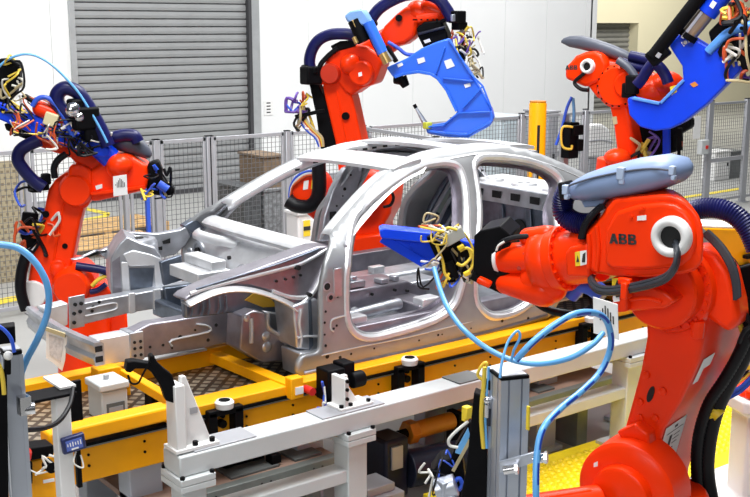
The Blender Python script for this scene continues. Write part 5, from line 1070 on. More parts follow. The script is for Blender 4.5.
m = MB(); m.cyl(L0(118, 167)+n*.0, L0(118, 167)+n*.08, .085, .07, 24); m.ell(L0(120, 164)+n*.05, (.09, .09, .08)); m.build('motor_cap', OR, ua); m = MB(); m.bar(L0(92, 193)+n*.04, L0(146, 186)+n*.04, .02, .03, n); m.build('rib', OR, ua)
plate(L0, [(96, 185), (103, 183), (103, 187), (97, 189)], .003, .045).build('white_label', PAPER, RL); tri_label(L0, [(137, 172), (142, 174), (139.5, 182), (135, 180)], RL)
m = MB(); m.prism(L0.back(.02).poly([(14, 128), (30, 126), (62, 134), (104, 150), (110, 160), (96, 176), (82, 170), (70, 158), (52, 152), (36, 146), (20, 137)]), -n*.24); m.build('arm_tube', OR, RL, .03, 3)
m = MB(); m.prism(L0.back(.0).poly([(4, 124), (10, 123), (32, 135), (30, 141), (20, 137), (6, 130)]), -n*.1); m.build('black_guard', BKM, RL, .006)
m = MB(); m.lathe(L0(104, 152), L0(112, 158)-L0(100, 147), [(.05, -.05), (.075, -.05), (.075, .07), (.05, .07)], 24); m.build('blue_collar', BL, RL)
tr = capsule_tray(L0.back(.1), [(104, 142, 2), (108, 142, 6), (120, 142, 9), (134, 145, 10), (144, 149, 9), (150, 153, 5), (152, 154, 1.5)], .13, 8, 'hose_tray', TRAYD, RL)
m = MB(); m.tube([L0(*p) for p in ((112, 138), (124, 135), (134, 136), (138, 142))], .045, 12, 5); m.build('navy_hose', NV, RL)
for nm, pts, r, mm in (('dress_hose', ((40, 140), (28, 145), (20, 151), (18, 160), (24, 170), (34, 181), (44, 188)), .045, NV), ('dress_hose', ((108, 146), (102, 132), (94, 117), (86, 103), (77, 92), (66, 88), (58, 93), (57, 102), (64, 112), (72, 120)), .05, NV), ('black_hose', ((55, 178), (54, 168), (58, 160), (66, 154)), .024, BK), ('black_hose', ((28, 250), (24, 262), (21, 276), (21, 292), (26, 310)), .04, BK)):
    m = MB(); m.tube([L0.back(-.10 if v_ > 0 else 0)(u_, v_) for u_, v_ in pts], r, 12, 7, rib=0); m.build(nm, mm, RL)
m = MB(); m.box(L0(40, 183)+n*.05, (.12, .10, .09)); m.box(L0(47, 178)+n*.05, (.06, .06, .08)); m.box(L0(35, 186)+n*.02, (.08, .08, .08)); m.build('hose_clamp', BKM, RL, .012)
cables(RL, L0(34, 208)+n*.02, (.12, .08, .16), 9, [CABY, CABB, CABR, BK, CABW, BK], .010, 41, .5); cables(RL, L0(30, 232)+n*.0, (.10, .06, .14), 7, [BK, CABR, BK, CABP], .012, 42, .4)
m = MB(); m.prism(L0.back(.05).poly([(22, 212), (38, 214), (36, 244), (26, 250), (20, 236)]), -n*.05); m.build('black_panel', BKM, RL, .01)
m = MB(); m.lathe(L0(72, 285)-n*.05, n, [(.01, .16), (.11, .16), (.13, .13), (.14, .04), (.16, .02), (.16, -.25), (.01, -.25)], 32); m.build('shoulder_joint', OR, RL, ang=40)
m = MB(); m.prism(L0.back(-.03).poly([(54, 284), (62, 266), (76, 268), (86, 278), (90, 290), (112, 286), (116, 292), (92, 305), (60, 308)]), -n*.3); m.build('turret', OR, RL, .03, 3)
m = MB(); m.cyl(L0(58, 267)+n*.02, L0(58, 267)-n*.1, .055, seg=20); m.build('shoulder_motor', OR, RL, .01)
b = at(82, 340, D=8.0); m = MB(); m.lathe((b.x, b.y, 0), (0, 0, 1), [(.30, 0), (.30, .05), (.19, .08), (.18, .5), (.22, .54), (.22, .72), (.2, .95)], 32); m.build('base', OR, RL, .01)
for pts, r, mm in (((( 76, 266), (90, 268), (102, 270), (110, 273)), .03, NV), ((( 92, 286), (98, 280), (106, 276), (112, 278)), .016, CABY), ((( 90, 292), (98, 290), (106, 284)), .02, NV)): m = MB(); m.tube([L0.back(-.05)(*p) for p in pts], r, 10, 5); m.build('hose', mm, RL)
m = MB(); m.prism([at(u, v, D=8.0) for u, v in ((100, 312), (128, 306), (130, 345), (104, 350))], (0, .3, 0)); m.build('lower_cover', OR, RL, .03, 2)
# rear wrist tool motors
m = MB(); m.prism(L0.back(-.04).poly([(147, 164), (158, 160), (162, 170), (162, 180), (170, 184), (175, 190), (173, 196), (160, 196), (146, 194), (148, 178)]), -n*.14); m.build('motor_cluster', BKM, RL, .02, 2); cables(RL, L0(157, 180)+n*.08, (.10, .04, .10), 8, [CABY, BK, CABB, BK, CABG], .008, 43, .4); m = MB(); m.cyl(L0(159, 182)+n*.08, L0(168, 188)+n*.08, .03, seg=14); m.build('blue_plug', CABB, RL)
placard(facing(122, 186, 7.5, 8), [(113, 176.5), (126.5, 174.5), (127.5, 194.5), (113.5, 196.5)], 'white placard with black bars hanging on the leftmost robot', 'placard', RL)
# gun on the left robot
GL = thing('welding_gun', 'blue welding gun lying along the arm of the leftmost robot and leaving the frame', 'welding gun', L0(40, 130)); Lg = Plane(L0.p+n*.10, n)
m = MB(); m.prism(Lg.poly([(-40, 88), (0, 102), (23, 110), (66, 129), (96, 141), (109, 148), (110, 157), (98, 157), (66, 147), (30, 133), (0, 120), (-40, 107)]), -n*.12); gb = m.build('gun_body', BL, GL, .012, 2); m = MB(); m.bar(Lg(0, 106)+n*.004, Lg(24, 116)+n*.004, .01, .03, n); m.bar(Lg(24, 116)+n*.004, Lg(30, 126)+n*.004, .01, .03, n); m.build('edge_highlight_rib', BL, gb)
m = MB(); m.prism(Lg.back(.02).poly([(-20, 66), (2, 58), (19, 62), (20, 82), (10, 106), (-20, 100)]), -n*.12); m.prism(Lg.poly([(20, 96), (24, 94), (62, 116), (58, 122)]), -n*.08); m.build('transformer', BKM, GL, .012)
m = MB(); m.bar(Lg(7, 58), Lg(20, 66), .02, .06, n); m.build('top_bracket', BKM, GL, .006)
cables(GL, Lg(13, 84)+n*.02, (.05, .05, .16), 14, [CABY, CABG, CABY, CABW, BK], .0065, 51, .5, drift=V((0, 0, -.6)))
cables(GL, Lg(40, 115)+n*.03, (.18, .06, .10), 22, [CABG, CABW, CABR, BK, CABY, BK, CABR, BK], .006, 52, .6, drift=V((.3, 0, -.5))); cables(GL, Lg(66, 132)+n*.05, (.18, .06, .08), 18, [BK, CABR, BK, CABR, CABW, BK], .0065, 53, .6, drift=V((.3, 0, -.3)))
cables(GL, Lg(90, 143)+n*.05, (.12, .05, .06), 10, [CABW, BK, BK, BK], .007, 54, .5, drift=V((.3, 0, -.2)))
m = MB(); m.box(Lg(52, 119)+n*.05, (.09, .05, .09), (*axes(Lg, -20)[:1], n, axes(Lg, -20)[1])); m.build('cream_box', mat('cream_plastic', (.68, .60, .36), .5), GL, .008)
m = MB(); m.capsule(Lg(40, 109)-n*.02, Lg(60, 117)-n*.02, .055, .05); m.build('orange_pipe', OR, GL)
m = MB(); m.box(Lg(76, 110)+n*.03, (.10, .10, .16)); m.box(Lg(86, 118)+n*.03, (.18, .10, .16)); m.box(Lg(92, 130), (.14, .1, .16)); m.build('motor', BKM, GL, .02, 2); m = MB(); m.ell(Lg(75, 109)+n*.09, (.055, .04, .055)); m.ell(Lg(81, 116)+n*.09, (.035, .03, .035)); m.build('chrome_valve', CHROME, GL)
m = MB(); m.tube([Lg(*p)+n*.03 for p in ((33, 106), (38, 99), (46, 97), (54, 102), (62, 113), (69, 126), (74, 138))], .018, 10, 6); m.build('blue_hose', CABB, GL)
m = MB(); m.tube([Lg(*p)+n*.05 for p in ((-6, 74), (4, 63), (14, 57), (26, 54), (38, 56), (52, 64), (66, 77), (80, 93), (92, 112), (102, 130), (108, 142))], .0085, 10, 6); m.build('light_blue_hose', CY_, GL)

# ---------------------------------------------------------------- middle robot behind the car
C0 = facing(340, 90, 8.7, 14); n = C0.n
RC = thing('industrial_robot', 'orange welding robot standing behind the car body in the middle', 'robot', (at(365, 262, D=9.0).x, at(365, 262, D=9.0).y, 0))
m = MB(); m.prism(C0.poly([(322, 84), (338, 78), (351, 94), (353, 101), (361, 138), (371, 185), (372, 214), (346, 214), (340, 190), (335, 142), (325, 100)]), -n*.26); la = m.build('lower_arm', OR, RC, .02, 3)
m = MB(); m.cyl(C0(346, 116), C0(346, 116)+n*.02, .03, seg=16); m.build('dark_plug', BKM, la); m = MB(); m.tube([C0(*p)+n*.0 for p in ((337, 92), (342, 118), (348, 145))], .008, 8, 3); m.build('edge_rib', OR, la)
m = MB(); m.lathe(C0(331.5, 73.5)-n*.1, n, [(.01, .17), (.07, .17), (.08, .15), (.085, .0), (.01, 0)], 28); m.build('elbow_joint', MATS['deep_orange'], RC, ang=40)
m = MB(); m.prism(C0.back(-.02).poly([(330, 52), (347, 44), (366, 46), (378, 53), (382, 63), (378, 74), (374, 84), (362, 88), (350.5, 96), (344, 92), (336, 80), (320, 86), (318, 80), (323, 66)]), -n*.34); ua = m.build('upper_arm', OR, RC, .035, 3)
m = MB(); m.cyl(C0(363, 73)+n*.0, C0(363, 73)+n*.10, .10, .09, 28); m.ell(C0(352, 64)+n*.05, (.09, .07, .08)); m.build('motor_cap', OR, ua, .01); plate(C0, [(362, 72), (365.5, 71), (366, 75), (362.5, 76)], .002, .13).build('white_label', PAPER, RC)
m = MB(); m.cyl(C0.back(.17)(350, 66), C0.back(.17)(392, 38), .115, .10, 28); m.build('arm_link', OR, RC, .01)
m = MB(); m.prism(C0.back(.02).poly([(379, 34), (384, 26), (396, 14), (406, 6), (418, 8), (423, 16), (418, 24), (415, 37), (405, 44), (394.5, 47), (384, 46)]), -n*.24); at_ = m.build('arm_tube', OR, RC, .03, 3); m = MB(); m.cyl(C0(399, 18), C0(399, 18)+n*.012, .026, seg=14); m.build('dark_plug', BKM, at_)
m = MB(); m.capsule(C0(415, 12)-n*.1, C0(425, 16)-n*.1, .09, .085); m.capsule(C0(427, 8)-n*.08, C0(438, 13)-n*.08, .075, .08); m.cyl(C0(417, 19)-n*.05, C0(437, 15)-n*.05, .05, seg=20); m.build('wrist', OR, RC, ang=60); bolts(C0(426, 19)+n*.02, V((0, 0, -1)), .09, .008, 12).build('wrist_bolts', BKM, RC)
m = MB(); m.prism(C0.back(-.02).poly([(416, 28), (424, 22), (441, 20), (447, 33), (448, 39), (424, 49), (418, 37)]), -n*.22); tf = m.build('tool_flange', BKM, RC, .012, 2); m = MB(); m.bar(C0(419, 34)+n*.03, C0(446, 27)+n*.03, .02, .05, n); m.build('flange_rim', GEARB, tf, .006); plate(C0, [(424, 40.5), (430, 38.5), (431.5, 41.5), (425.5, 43.5)], .002, .022).build('white_label', PAPER, RC)
for nm, pts, r, mm in (('dress_hose', ((312, 74), (309.5, 62), (312, 50), (319, 40), (331, 34.5), (346, 34), (356, 36)), .045, NV), ('dress_hose', ((372, 18), (379, 9), (391, 1), (406, -5), (424, -6), (438, -1), (447, 10), (452, 20)), .045, NV), ('black_hose', ((318, 80), (320, 66), (328, 56), (338, 48)), .02, BK), ('blue_cable', ((388, 42), (398, 48), (406, 54), (415, 55)), .014, CABB)):
    m = MB(); m.tube([C0.back(-.04)(*p) for p in pts], r, 12, 7, rib=0); m.build(nm, mm, RC)
m = MB(); m.prism(C0.back(-.03).poly([(330, 46), (340, 41), (352, 40), (356, 46), (346, 49), (334, 52)]), -n*.1); m.build('arm_bracket', BKM, RC, .01)
m = MB(); m.box(C0(313, 75)+n*.06, (.14, .12, .14)); m.box(C0(308, 71)+n*.06, (.05, .08, .10)); m.box(C0(316, 70)+n*.08, (.05, .08, .06)); m.build('hose_clamp', BKM, RC, .014); m = MB(); m.cyl(C0(375, 19), C0(370, 22), .05, seg=18); m.box(C0(458, 17)+n*.05, (.10, .10, .09)); m.bar(C0(441, 22)+n*.03, C0(464, 12)+n*.03, .03, .03, n); m.box(C0(460, 26)+n*.03, (.09, .09, .06)); m.build('hose_clamp', BKM, RC, .01, split=True); m = MB(); m.box(C0(456, 18)+n*.11, (.05, .02, .05)); m.build('clamp_plate', ALU, RC, .004)
m = MB(); m.prism(C0.back(.02).poly([(309, 84), (318, 84), (327, 104), (336, 142), (338, 160), (322, 160), (316, 116)]), -n*.12); m.build('black_back_panel', BKM, RC, .01)
cables(RC, C0(299, 99)+n*.02, (.07, .05, .08), 7, [CABP, CABB, CABP, CABR, CABP], .012, 61, .45); cables(RC, C0(306, 112)+n*.04, (.06, .04, .12), 7, [CABY, CABG, CABR, CABW, BK], .009, 62, .5)
for k, (mm, dx) in enumerate(((CABB, 0), (CABW, 4), (CABR, 7), (CABY, 10), (CABG, 13))): m = MB(); m.tube([C0(*p)+n*.05 for p in ((300+dx*.4, 106), (302+dx*.5, 120), (309+dx*.6, 130), (317+dx*.5, 137), (321+dx*.3, 146))], .011, 8, 6); m.build('cable', mm, RC)
m = MB(); m.bar(C0(298, 116)+n*.08, C0(326, 110)+n*.04, .02, .03); m.build('cable_rail', BKM, RC, .004)
# shoulder seen through the car
C1 = C0.back(-.05); m = MB(); c = C1(312, 187); m.cyl(c+n*.16, c-n*.2, .125, .125, 32); mo = m.build('shoulder_motor', OR, RC, .02, 3); m = MB(); m.prism(C1.poly([(302, 196), (324, 200), (330, 222), (318, 224), (304, 212)]), -n*.2); m.build('motor_bracket', OR, RC, .02)
plate(Plane(C1.p+n*.16, n), [(304, 181), (309, 180), (308, 189), (303, 190)], .003).build('white_label', PAPER, mo); plate(Plane(C1.p+n*.16, n), [(312, 180), (318, 180), (317, 189), (311, 189)], .003).build('yellow_label', YLAB, mo)
for k, (mm, d) in enumerate(((CABB, 0), (CABW, 2), (CABR, 4))): m = MB(); m.tube([C1(*p)+n*.18 for p in ((296, 196), (297+d*.4, 184), (303+d*.4, 174+d), (312, 169+d), (320, 168+d))], .011, 8, 6); m.build('cable', mm, RC)
m = MB(); m.tube([C1(*p)+n*.20 for p in ((325, 160), (326, 180), (324, 194), (316, 202), (304, 202), (295, 197))], .055, 12, 6); m.build('black_hose', BK, RC); m = MB(); m.prism(C1.poly([(290, 186), (297, 184), (300, 204), (294, 210), (289, 200)]), -n*.1); m.build('plug_block', BKM, RC, .01)
m = MB(); m.prism(C1.back(.02).poly([(336, 196), (346, 176), (368, 166), (386, 172), (393, 188), (390, 214), (380, 232), (389, 250), (389, 258), (346, 260), (350, 235), (338, 216)]), -n*.5); tu = m.build('turret', OR, RC, .04, 3)
m = MB(); m.lathe(C1(366, 190)-n*.0, n, [(.01, .10), (.14, .10), (.16, .08), (.17, 0), (.01, 0)], 32); m.build('shoulder_joint', OR, tu, ang=40); m = MB(); m.bb(0, 0, 0, 0, 0, 0); 
m = MB(); m.prism(C1.poly([(354, 236), (384, 232), (386, 250), (354, 252)]), n*.06); m.build('turret_foot', OR, tu, .02, 2)
b = C1.back(.25)(367, 262); m = MB(); m.lathe((b.x, b.y, 0), (0, 0, 1), [(.42, 0), (.42, .06), (.32, .10), (.32, b.z-.14), (.36, b.z-.12), (.36, b.z-.06)], 36); m.build('pedestal', WH, RC, .01); m = MB(); m.lathe((b.x, b.y, b.z-.06), (0, 0, 1), [(.33, 0), (.33, .06)], 36); m.build('black_ring', BKM, RC); 
m = MB(); m.tube([C1(*p)+n*.1 for p in ((386, 205), (393, 203), (396, 196), (394, 190))], .012, 8, 5); m.build('cable', BK, RC)
# gun of the middle robot
GC = thing('welding_gun', 'large brightly lit blue welding gun with ribbed frame held up by the middle robot', 'welding gun', C0(450, 100)); K0 = facing(445, 90, 8.35, 8); n = K0.n
gp = [(386, 67.5), (394, 64), (406, 58.5), (421, 48.5), (436, 42), (449, 38), (456, 50), (471, 73), (484, 96), (491.5, 108.7), (494, 117.5), (490, 126), (468, 138), (444.5, 137), (427, 133.6), (425, 126), (444.5, 123), (452, 118), (457, 112), (450, 97), (440, 82), (430, 75.5), (418, 73.5), (403, 75.5), (393, 77.5)]
m = MB(); m.prism(K0.poly(gp), -n*.10); MB_ = mat('blue_paint_lit', (.022, .15, .80), .38, 0, .06, 4, .15); gb = m.build('gun_frame', MB_, GC, .012, 2)  # lighter copy of the gun blue; the stronger light is put into its colour
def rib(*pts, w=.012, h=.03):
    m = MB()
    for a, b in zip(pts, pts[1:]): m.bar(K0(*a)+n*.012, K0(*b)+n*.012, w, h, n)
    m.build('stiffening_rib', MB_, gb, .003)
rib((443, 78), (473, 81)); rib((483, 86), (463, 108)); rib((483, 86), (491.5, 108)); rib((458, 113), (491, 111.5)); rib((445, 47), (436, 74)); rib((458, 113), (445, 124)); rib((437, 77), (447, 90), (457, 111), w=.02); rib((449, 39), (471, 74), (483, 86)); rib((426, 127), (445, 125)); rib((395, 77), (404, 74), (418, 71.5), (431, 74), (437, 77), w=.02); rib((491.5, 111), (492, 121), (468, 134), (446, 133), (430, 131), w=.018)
for pts in ([(417, 59), (424, 57), (425.5, 61.5), (418.5, 64)], [(444, 61), (451, 58.5), (455, 66), (447, 69)], [(464, 84.5), (470, 83), (471, 86), (465.5, 88)], [(397, 64.5), (402, 62.5), (403.5, 65), (398.5, 67.5)]): plate(K0, pts, .003, .003).build('white_sticker', PAPER, gb)
m = MB(); m.prism(C0.back(-.03).poly([(453, 47), (461, 45), (467, 58), (458, 62)]), n*.10); m.build('black_box', BKM, GC, .01)
cables(GC, C0(466, 52)+n*.02, (.10, .06, .16), 30, [CABG, CABY, CABW, CABG, BK, CABP], .008, 71, .4); cables(GC, C0(459, 36)+n*.0, (.05, .05, .10), 7, [CABR, CABG, BK, CABW], .009, 72, .35)
K1 = Plane(K0.p+n*.07, n)
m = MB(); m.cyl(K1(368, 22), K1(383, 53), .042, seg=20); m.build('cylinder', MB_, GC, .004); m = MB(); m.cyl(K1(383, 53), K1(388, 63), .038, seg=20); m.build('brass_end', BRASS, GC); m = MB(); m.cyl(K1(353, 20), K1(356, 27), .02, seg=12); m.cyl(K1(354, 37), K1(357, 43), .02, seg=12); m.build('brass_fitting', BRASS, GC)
m = MB(); m.prism(K1.poly([(344, 16), (350, 11), (362, 8.5), (366, 14), (370, 21), (364, 26), (347, 22)]), -n*.14); m.build('cylinder_head', mat('pale_blue_paint', (.22, .42, .80), .35), GC, .014, 2)
m = MB(); m.cyl(K1(353, 20)-n*.03, K1(363, 42)-n*.03, .05, seg=18); m.bar(K1(386, 46)-n*.02, K1(396, 62)-n*.02, .03, .06, n); m.bar(K1(362, 20)-n*.06, K1(380, 56)-n*.06, .05, .05, n); m.build('guide_rod', BKM, GC, .006); m = MB(); m.bar(K1(385, 48)+n*.01, K1(393, 60)+n*.01, .012, .02, n); m.build('steel_strip', ALU, GC)
m = MB(); m.cyl(K0(393, 78)-n*.05, K0(401, 79)-n*.05, .045, .05, 16); m.cyl(K0(400, 78)-n*.05, K0(405, 87)-n*.05, .045, .03, 16); m.build('electrode_holder', BKM, GC, .006)
m = MB(); m.cyl(K0(413.5, 106)-n*.05, K0(424, 124)-n*.05, .008, .022, 12); m.build('electrode_arm', ALU, GC); m = MB(); m.cyl(K0(413, 105)-n*.05, K0(415, 108.5)-n*.05, .014, seg=10); m.build('electrode_tip', BKM, GC); m = MB(); m.box(K0(427.5, 125.5)-n*.0, (.06, .05, .05)); m.build('yellow_holder', mat('lime_plastic', (.62, .66, .06), .45), GC, .008)

# ---------------------------------------------------------------- far right robot
R0 = facing(610, 90, 12.3, 20); n = R0.n
RR = thing('industrial_robot', 'orange welding robot further back at upper right with dark hose tray', 'robot', (at(628, 150, D=12.5).x, at(628, 150, D=12.5).y, 0))
m = MB(); m.prism(R0.poly([(564.6, 67), (570, 62), (575, 56), (585, 52), (594, 51), (602, 54), (607, 64), (605, 76), (598, 82), (585, 87.5), (573, 82), (564.6, 79)]), -n*.36); m.build('upper_arm', OR, RR, .04, 3)
c = R0(588, 66.3); m = MB(); m.lathe(c, n, [(.045, .0), (.045, .05), (.06, .06), (.075, .05), (.085, .0)], 32); rg = m.build('cable_ring', WH, RR); m = MB(); m.lathe(c, n, [(.001, .012), (.046, .014)], 24); m.build('bore', DARKG, rg)
ex, ey = axes(R0, 2); abb(R0(571.5, 67.5), .05, ex, ey, n, RR)
m = MB(); m.cyl(R0.back(.2)(606, 67), R0.back(.25)(622, 68), .12, .11, 24); m.build('arm_tube', OR, RR, .01); m = MB(); m.tube([R0(*p)+n*.03 for p in ((588, 70), (583, 75), (577, 80), (576, 84), (582, 89), (589, 90))], .022, 8, 6); m.build('cable', BK, RR)
m = MB(); m.lathe(R0.back(.1)(620, 86), n, [(.01, .12), (.20, .12), (.24, .08), (.25, -.2), (.01, -.2)], 36); jt = m.build('elbow_joint', OR, RR, ang=40); bolts(R0.back(.1)(620, 86)+n*.10, n, .215, .012, 18).build('joint_bolts', BKM, jt); m = MB(); m.lathe(R0.back(.0)(627, 85), n, [(.01, .05), (.12, .05), (.14, .03), (.15, 0), (.01, 0)], 32); m.build('joint_cap', OR, jt)
m = MB(); m.prism(R0.back(.04).poly([(586, 84), (600, 80), (626, 96), (630, 120), (636, 152), (637, 185), (621, 185), (617, 152), (613, 122), (609, 105), (596, 97)]), -n*.34); m.build('lower_arm', OR, RR, .03, 3)
plate(R0, [(611, 117), (615.5, 116.5), (616.5, 124), (612.5, 125)], .003, -.034).build('yellow_label', CABG, RR)
m = MB(); m.lathe((R0.back(.25)(624, 160).x, R0.back(.25)(624, 160).y, 0), (0, 0, 1), [(.42, 0), (.42, .5), (.36, .6), (.3, at(622, 158, D=12.5).z)], 32); m.build('base', OR, RR, .01); m = MB(); m.ell(R0(619, 157)+n*.05, (.16, .14, .10)); m.build('shoulder_motor', OR, RR)
tr = capsule_tray(R0.back(.16), [(562, 41.5, 1.5), (564, 41, 3), (570, 41.5, 5.5), (582, 42.5, 7), (596, 46, 7), (612, 51, 6.5), (626, 56, 5.5), (634, 59, 3.5), (636, 59.5, 1)], .17, 12, 'hose_tray', TRAYD, RR)
m = MB(); m.tube([R0(*p) for p in ((630, 56), (640, 58), (650, 60.5), (657, 62))], .06, 12, 5); m.build('navy_hose', NV, RR); m = MB(); m.tube([R0(*p) for p in ((622, 62), (636, 67), (648, 68), (657, 64))], .05, 12, 5); m.build('navy_hose', NV, RR)
m = MB(); m.tube([R0(*p)+n*.3 for p in ((646, 84), (651, 78), (656, 70), (662, 63), (668, 66), (674, 74), (677, 82))], .06, 12, 6); m.build('navy_hose', NV, RR); m = MB(); m.tube([R0(*p)+n*.1 for p in ((621, 60), (630, 66), (636, 73), (640, 80))], .045, 12, 5); m.build('grey_hose', TRAYD, RR); m = MB(); m.box(R0(640, 84)+n*.1, (.22, .16, .2)); m.box(R0(634, 90)+n*.1, (.14, .16, .16)); m.build('hose_clamp', BKM, RR, .02)
m = MB(); m.cyl(R0.back(.2)(640, 80), R0.back(.1)(662, 90), .14, .13, 24); m.ell(R0(666, 86), (.20, .2, .16)); m.ell(R0(655, 92), (.22, .2, .18)); m.build('wrist', OR, RR, ang=60)
m = MB(); m.prism(R0.back(.3).poly([(636, 126), (690, 118), (690, 128), (676, 136), (676, 152), (640, 160)]), -n*.2); m.build('black_equipment', BKM, RR, .03); m = MB(); m.prism(R0.back(.2).poly([(664, 124), (671, 124), (671, 160), (664, 160)]), n*.06); m.build('blue_pillar', BL, RR, .01)
cables(RR, R0(645, 142)-n*.1, (.12, .1, .18), 8, [CABY, BK, CABP, CABG], .018, 81, .6); m = MB(); m.bar(R0(680, 128), R0(680, 150), .05, .05, n); m.bar(R0(679, 148), R0(679, 156), .03, .03, n); m.build('pneumatic_lead', BKM, RR); m = MB(); m.bar(R0(680, 141), R0(680, 147), .05, .04, n); m.build('red_connector', CABR, RR)
# its gun
GR_ = thing('welding_gun', 'deep blue massive welding gun held by the far right robot at the top right', 'welding gun', R0(690, 90)); J0 = facing(690, 90, 11.4, 12); n = J0.n
m = MB(); m.prism(J0.poly([(627, 99), (630, 97), (658, 104), (663, 101), (683, 80), (682, 66), (669, 46), (671, 42), (682.6, 31), (710, 48), (716, 40), (730, 27), (748, 21), (770, 18), (776, 46), (750, 58), (734, 77), (707, 104), (684, 122), (670, 129), (655, 131), (640, 127), (629, 115)]), -n*.22); gb = m.build('gun_body', BL, GR_, .02, 3)
m = MB(); m.bar(J0(633, 98)+n*.0, J0(660, 103.5)+n*.0, .03, .06, n); m.bar(J0(661, 103)+n*.0, J0(684, 80)+n*.0, .03, .06, n); m.build('inner_rim', mat('sky_blue_paint', (.10, .32, .85), .35), gb, .006); m = MB(); m.tube([J0(*p)+n*.01 for p in ((708, 52), (716, 44), (728, 33), (744, 27), (760, 24))], .045, 10, 5); m.build('upper_rim', MATS['sky_blue_paint'], gb)
m = MB(); m.prism([p+n*.004 for p in J0.poly([(718, 52), (722, 44), (732, 36), (745, 36), (745, 46), (730, 56), (720, 57)])], n*.02); m.build('dark_pocket', BKM, gb)
m = MB(); m.prism(J0.back(.1).poly([(708, 32), (722, 18), (734, 12), (752, 14), (744, 24), (728, 28), (712, 46)]), -n*.2); m.build('transformer', BKM, GR_, .02)
tri_label(J0, [(670, 87), (676, 85), (677, 92), (671, 95)], gb); plate(J0, [(690, 84), (695, 81.5), (698.5, 85), (693.5, 87.5)], .003, .003).build('orange_label', mat('orange_label', (.75, .25, .03), .5), gb); plate(J0, [(681, 42.5), (687, 39), (690, 42), (684, 46.5)], .003, .003).build('white_sticker', PAPER, gb); m = MB(); m.lathe(J0(685.5, 42.5)+n*.007, n, [(.02, 0), (.03, 0), (.03, .002), (.02, .002)], 20, closed=True); m.build('round_emblem', CABB, gb); plate(J0, [(671, 94), (679, 85), (680, 86), (672, 95.5)], .003, .003).build('white_line', PAPER, gb)
m = MB(); m.cyl(J0(655, 57)+n*.1, J0(712, -16)+n*.1, .07, seg=20); m.build('black_cylinder', BKM, GR_, .006); m = MB(); m.box(J0(660, 54)+n*.08, (.22, .12, .16), (*axes(J0, 40)[:1], n, axes(J0, 40)[1])); m.build('rod_end', BKM, GR_, .02); m = MB(); m.bar(J0(658, 52)+n*.15, J0(664, 56)+n*.15, .05, .03, n); m.build('rod_pin', FEN, GR_)
m = MB(); m.cyl(J0(690, 33), J0(708, 11), .085, seg=24); m.build('piston_rod', mat('bronze_rod', (.33, .26, .2), .3, .6), GR_); m = MB(); m.cyl(J0(706, 13), J0(728, -14), .11, seg=24); sl = m.build('blue_sleeve', BL, GR_, .006); plate(Plane(J0.p+n*.11, n), [(709, 6), (713, 0), (717, 3), (713, 9)], .003).build('white_sticker', PAPER, sl); m = MB(); m.lathe(J0(690, 33), J0(684, 41)-J0(690, 33), [(.06, 0), (.10, 0), (.10, .06), (.06, .06)], 24); m.build('gland_nut', BKM, GR_)
m = MB(); m.bar(J0(684, 38)+n*.08, J0(704, 12)+n*.08, .03, .03, n); m.build('silver_rail', ALU, GR_)
cables(GR_, J0(746, 48)+n*.05, (.14, .1, .26), 14, [CABR, CABW, CABP, CABG, CABR, BK, CABW], .016, 91, .8); cables(GR_, J0(742, 6)+n*.05, (.22, .1, .14), 12, [CABR, CABR, CABY, BK, CABG], .016, 92, .7); cables(GR_, J0(726, 8)+n*.05, (.06, .06, .08), 4, [CABY, CABY, CABG], .016, 93, .4)
m = MB(); m.prism(J0.back(.02).poly([(738, 40), (760, 28), (764, 70), (744, 70), (735, 56)]), n*.08); m.build('cable_guide', BKM, GR_, .02)

# yellow rail end of the next station, white plate on top
q = thing('carrier_box', 'yellow carrier beam with white cover sheet behind the foreground robot head', 'carrier', (7.2, 5.1, .97)); a = at(698, 228, Y=4.95); b = at(748, 238, Y=4.95); z0 = .93
m = MB(); m.prism([(a.x, 4.95, z0), (b.x+.5, 4.95, z0), (b.x+.5, 4.95, b.z), (a.x, 4.95, a.z)], (0, .5, 0)); m.build('beam', YE, q, .008); m = MB(); m.prism([(a.x+.01, 4.97, a.z+.002), (b.x+.5, 4.97, b.z+.002), (b.x+.5, 5.43, b.z+.002), (a.x+.01, 5.43, a.z+.002)], (0, 0, .012)); m.build('cover_sheet', WH, q)
m = MB(); m.bb(b.x-.06, b.x+.05, 4.90, 4.948, z0+.10, z0+.13); m.bb(b.x-.16, b.x+.05, 4.90, 4.948, z0+.02, z0+.05); m.build('clip', BKM, q, .004, split=True)

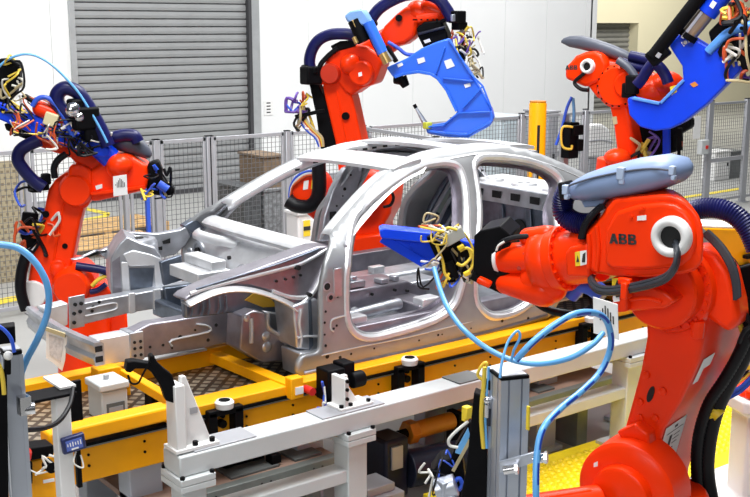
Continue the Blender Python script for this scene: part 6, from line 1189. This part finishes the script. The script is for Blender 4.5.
# ================================================================== LIGHT
w = bpy.data.worlds.new('hall_daylight'); scene.world = w; w.use_nodes = True; nt = w.node_tree; bg = nt.nodes['Background']
tc = nt.nodes.new('ShaderNodeTexCoord'); sp = nt.nodes.new('ShaderNodeSeparateXYZ'); cr = nt.nodes.new('ShaderNodeValToRGB')
nt.links.new(tc.outputs['Generated'], sp.inputs[0]); nt.links.new(sp.outputs['Z'], cr.inputs['Fac'])
cr.color_ramp.elements[0].position = 0; cr.color_ramp.elements[0].color = (.30, .30, .30, 1)
cr.color_ramp.elements[1].position = .6; cr.color_ramp.elements[1].color = (.85, .9, 1, 1)
nt.links.new(cr.outputs['Color'], bg.inputs['Color']); bg.inputs['Strength'].default_value = .13
def area(name, loc, target, size, power, col=(1, 1, 1)):
    l = bpy.data.lights.new(name, 'AREA'); l.energy = power; l.shape = 'RECTANGLE'; l.size, l.size_y = size; l.color = col
    o = bpy.data.objects.new(name, l); COL.objects.link(o); o.location = loc; d = V(target)-V(loc); o.rotation_euler = d.to_track_quat('-Z', 'Y').to_euler(); return o
area('skylight', (2.0, 3.0, 9.0), (3.2, 5, 0), (5, 2.0), 900)
area('skylight', (7.5, 6.5, 9.0), (6.0, 7.5, 0), (5, 2.0), 1000)
area('skylight', (5, 12.5, 9.0), (7, 14, 0), (6, 2.0), 400)
area('skylight', (15, 12.0, 9.0), (15, 14, 0), (6, 3.0), 720)
area('front_fill_light', (-3, 0.0, 5.0), (5, 6, 1), (4, 3), 210)  # unseen fill lamp added on the camera side; no window there
area('far_bay_light', (27, 18, 8), (27, 24, 2), (5, 3), 900, (1, .97, .88))
scene.view_settings.view_transform = 'Standard'; scene.view_settings.look = 'None'; scene.view_settings.gamma = 1; scene.view_settings.exposure = 0.0
scene.view_settings.use_curve_mapping = False
GROUPS = {'industrial_robot': 'orange welding robots around the car body', 'welding_gun': 'blue welding guns on the robots', 'air_hose': 'light blue air hoses', 'placard': 'striped placards on the robots', 'wooden_pallet': 'pallets behind the left robot', 'aluminium_post': 'slotted aluminium posts', 'machine_cabinet': 'cabinets behind the fence', 'storage_crate': 'crates behind the fence'}
for o in bpy.data.objects:
    k_ = o.name.split('.')[0]
    if o.parent is None and k_ in GROUPS: o['group'] = GROUPS[k_]
    if '_o' in o.keys(): del o['_o']
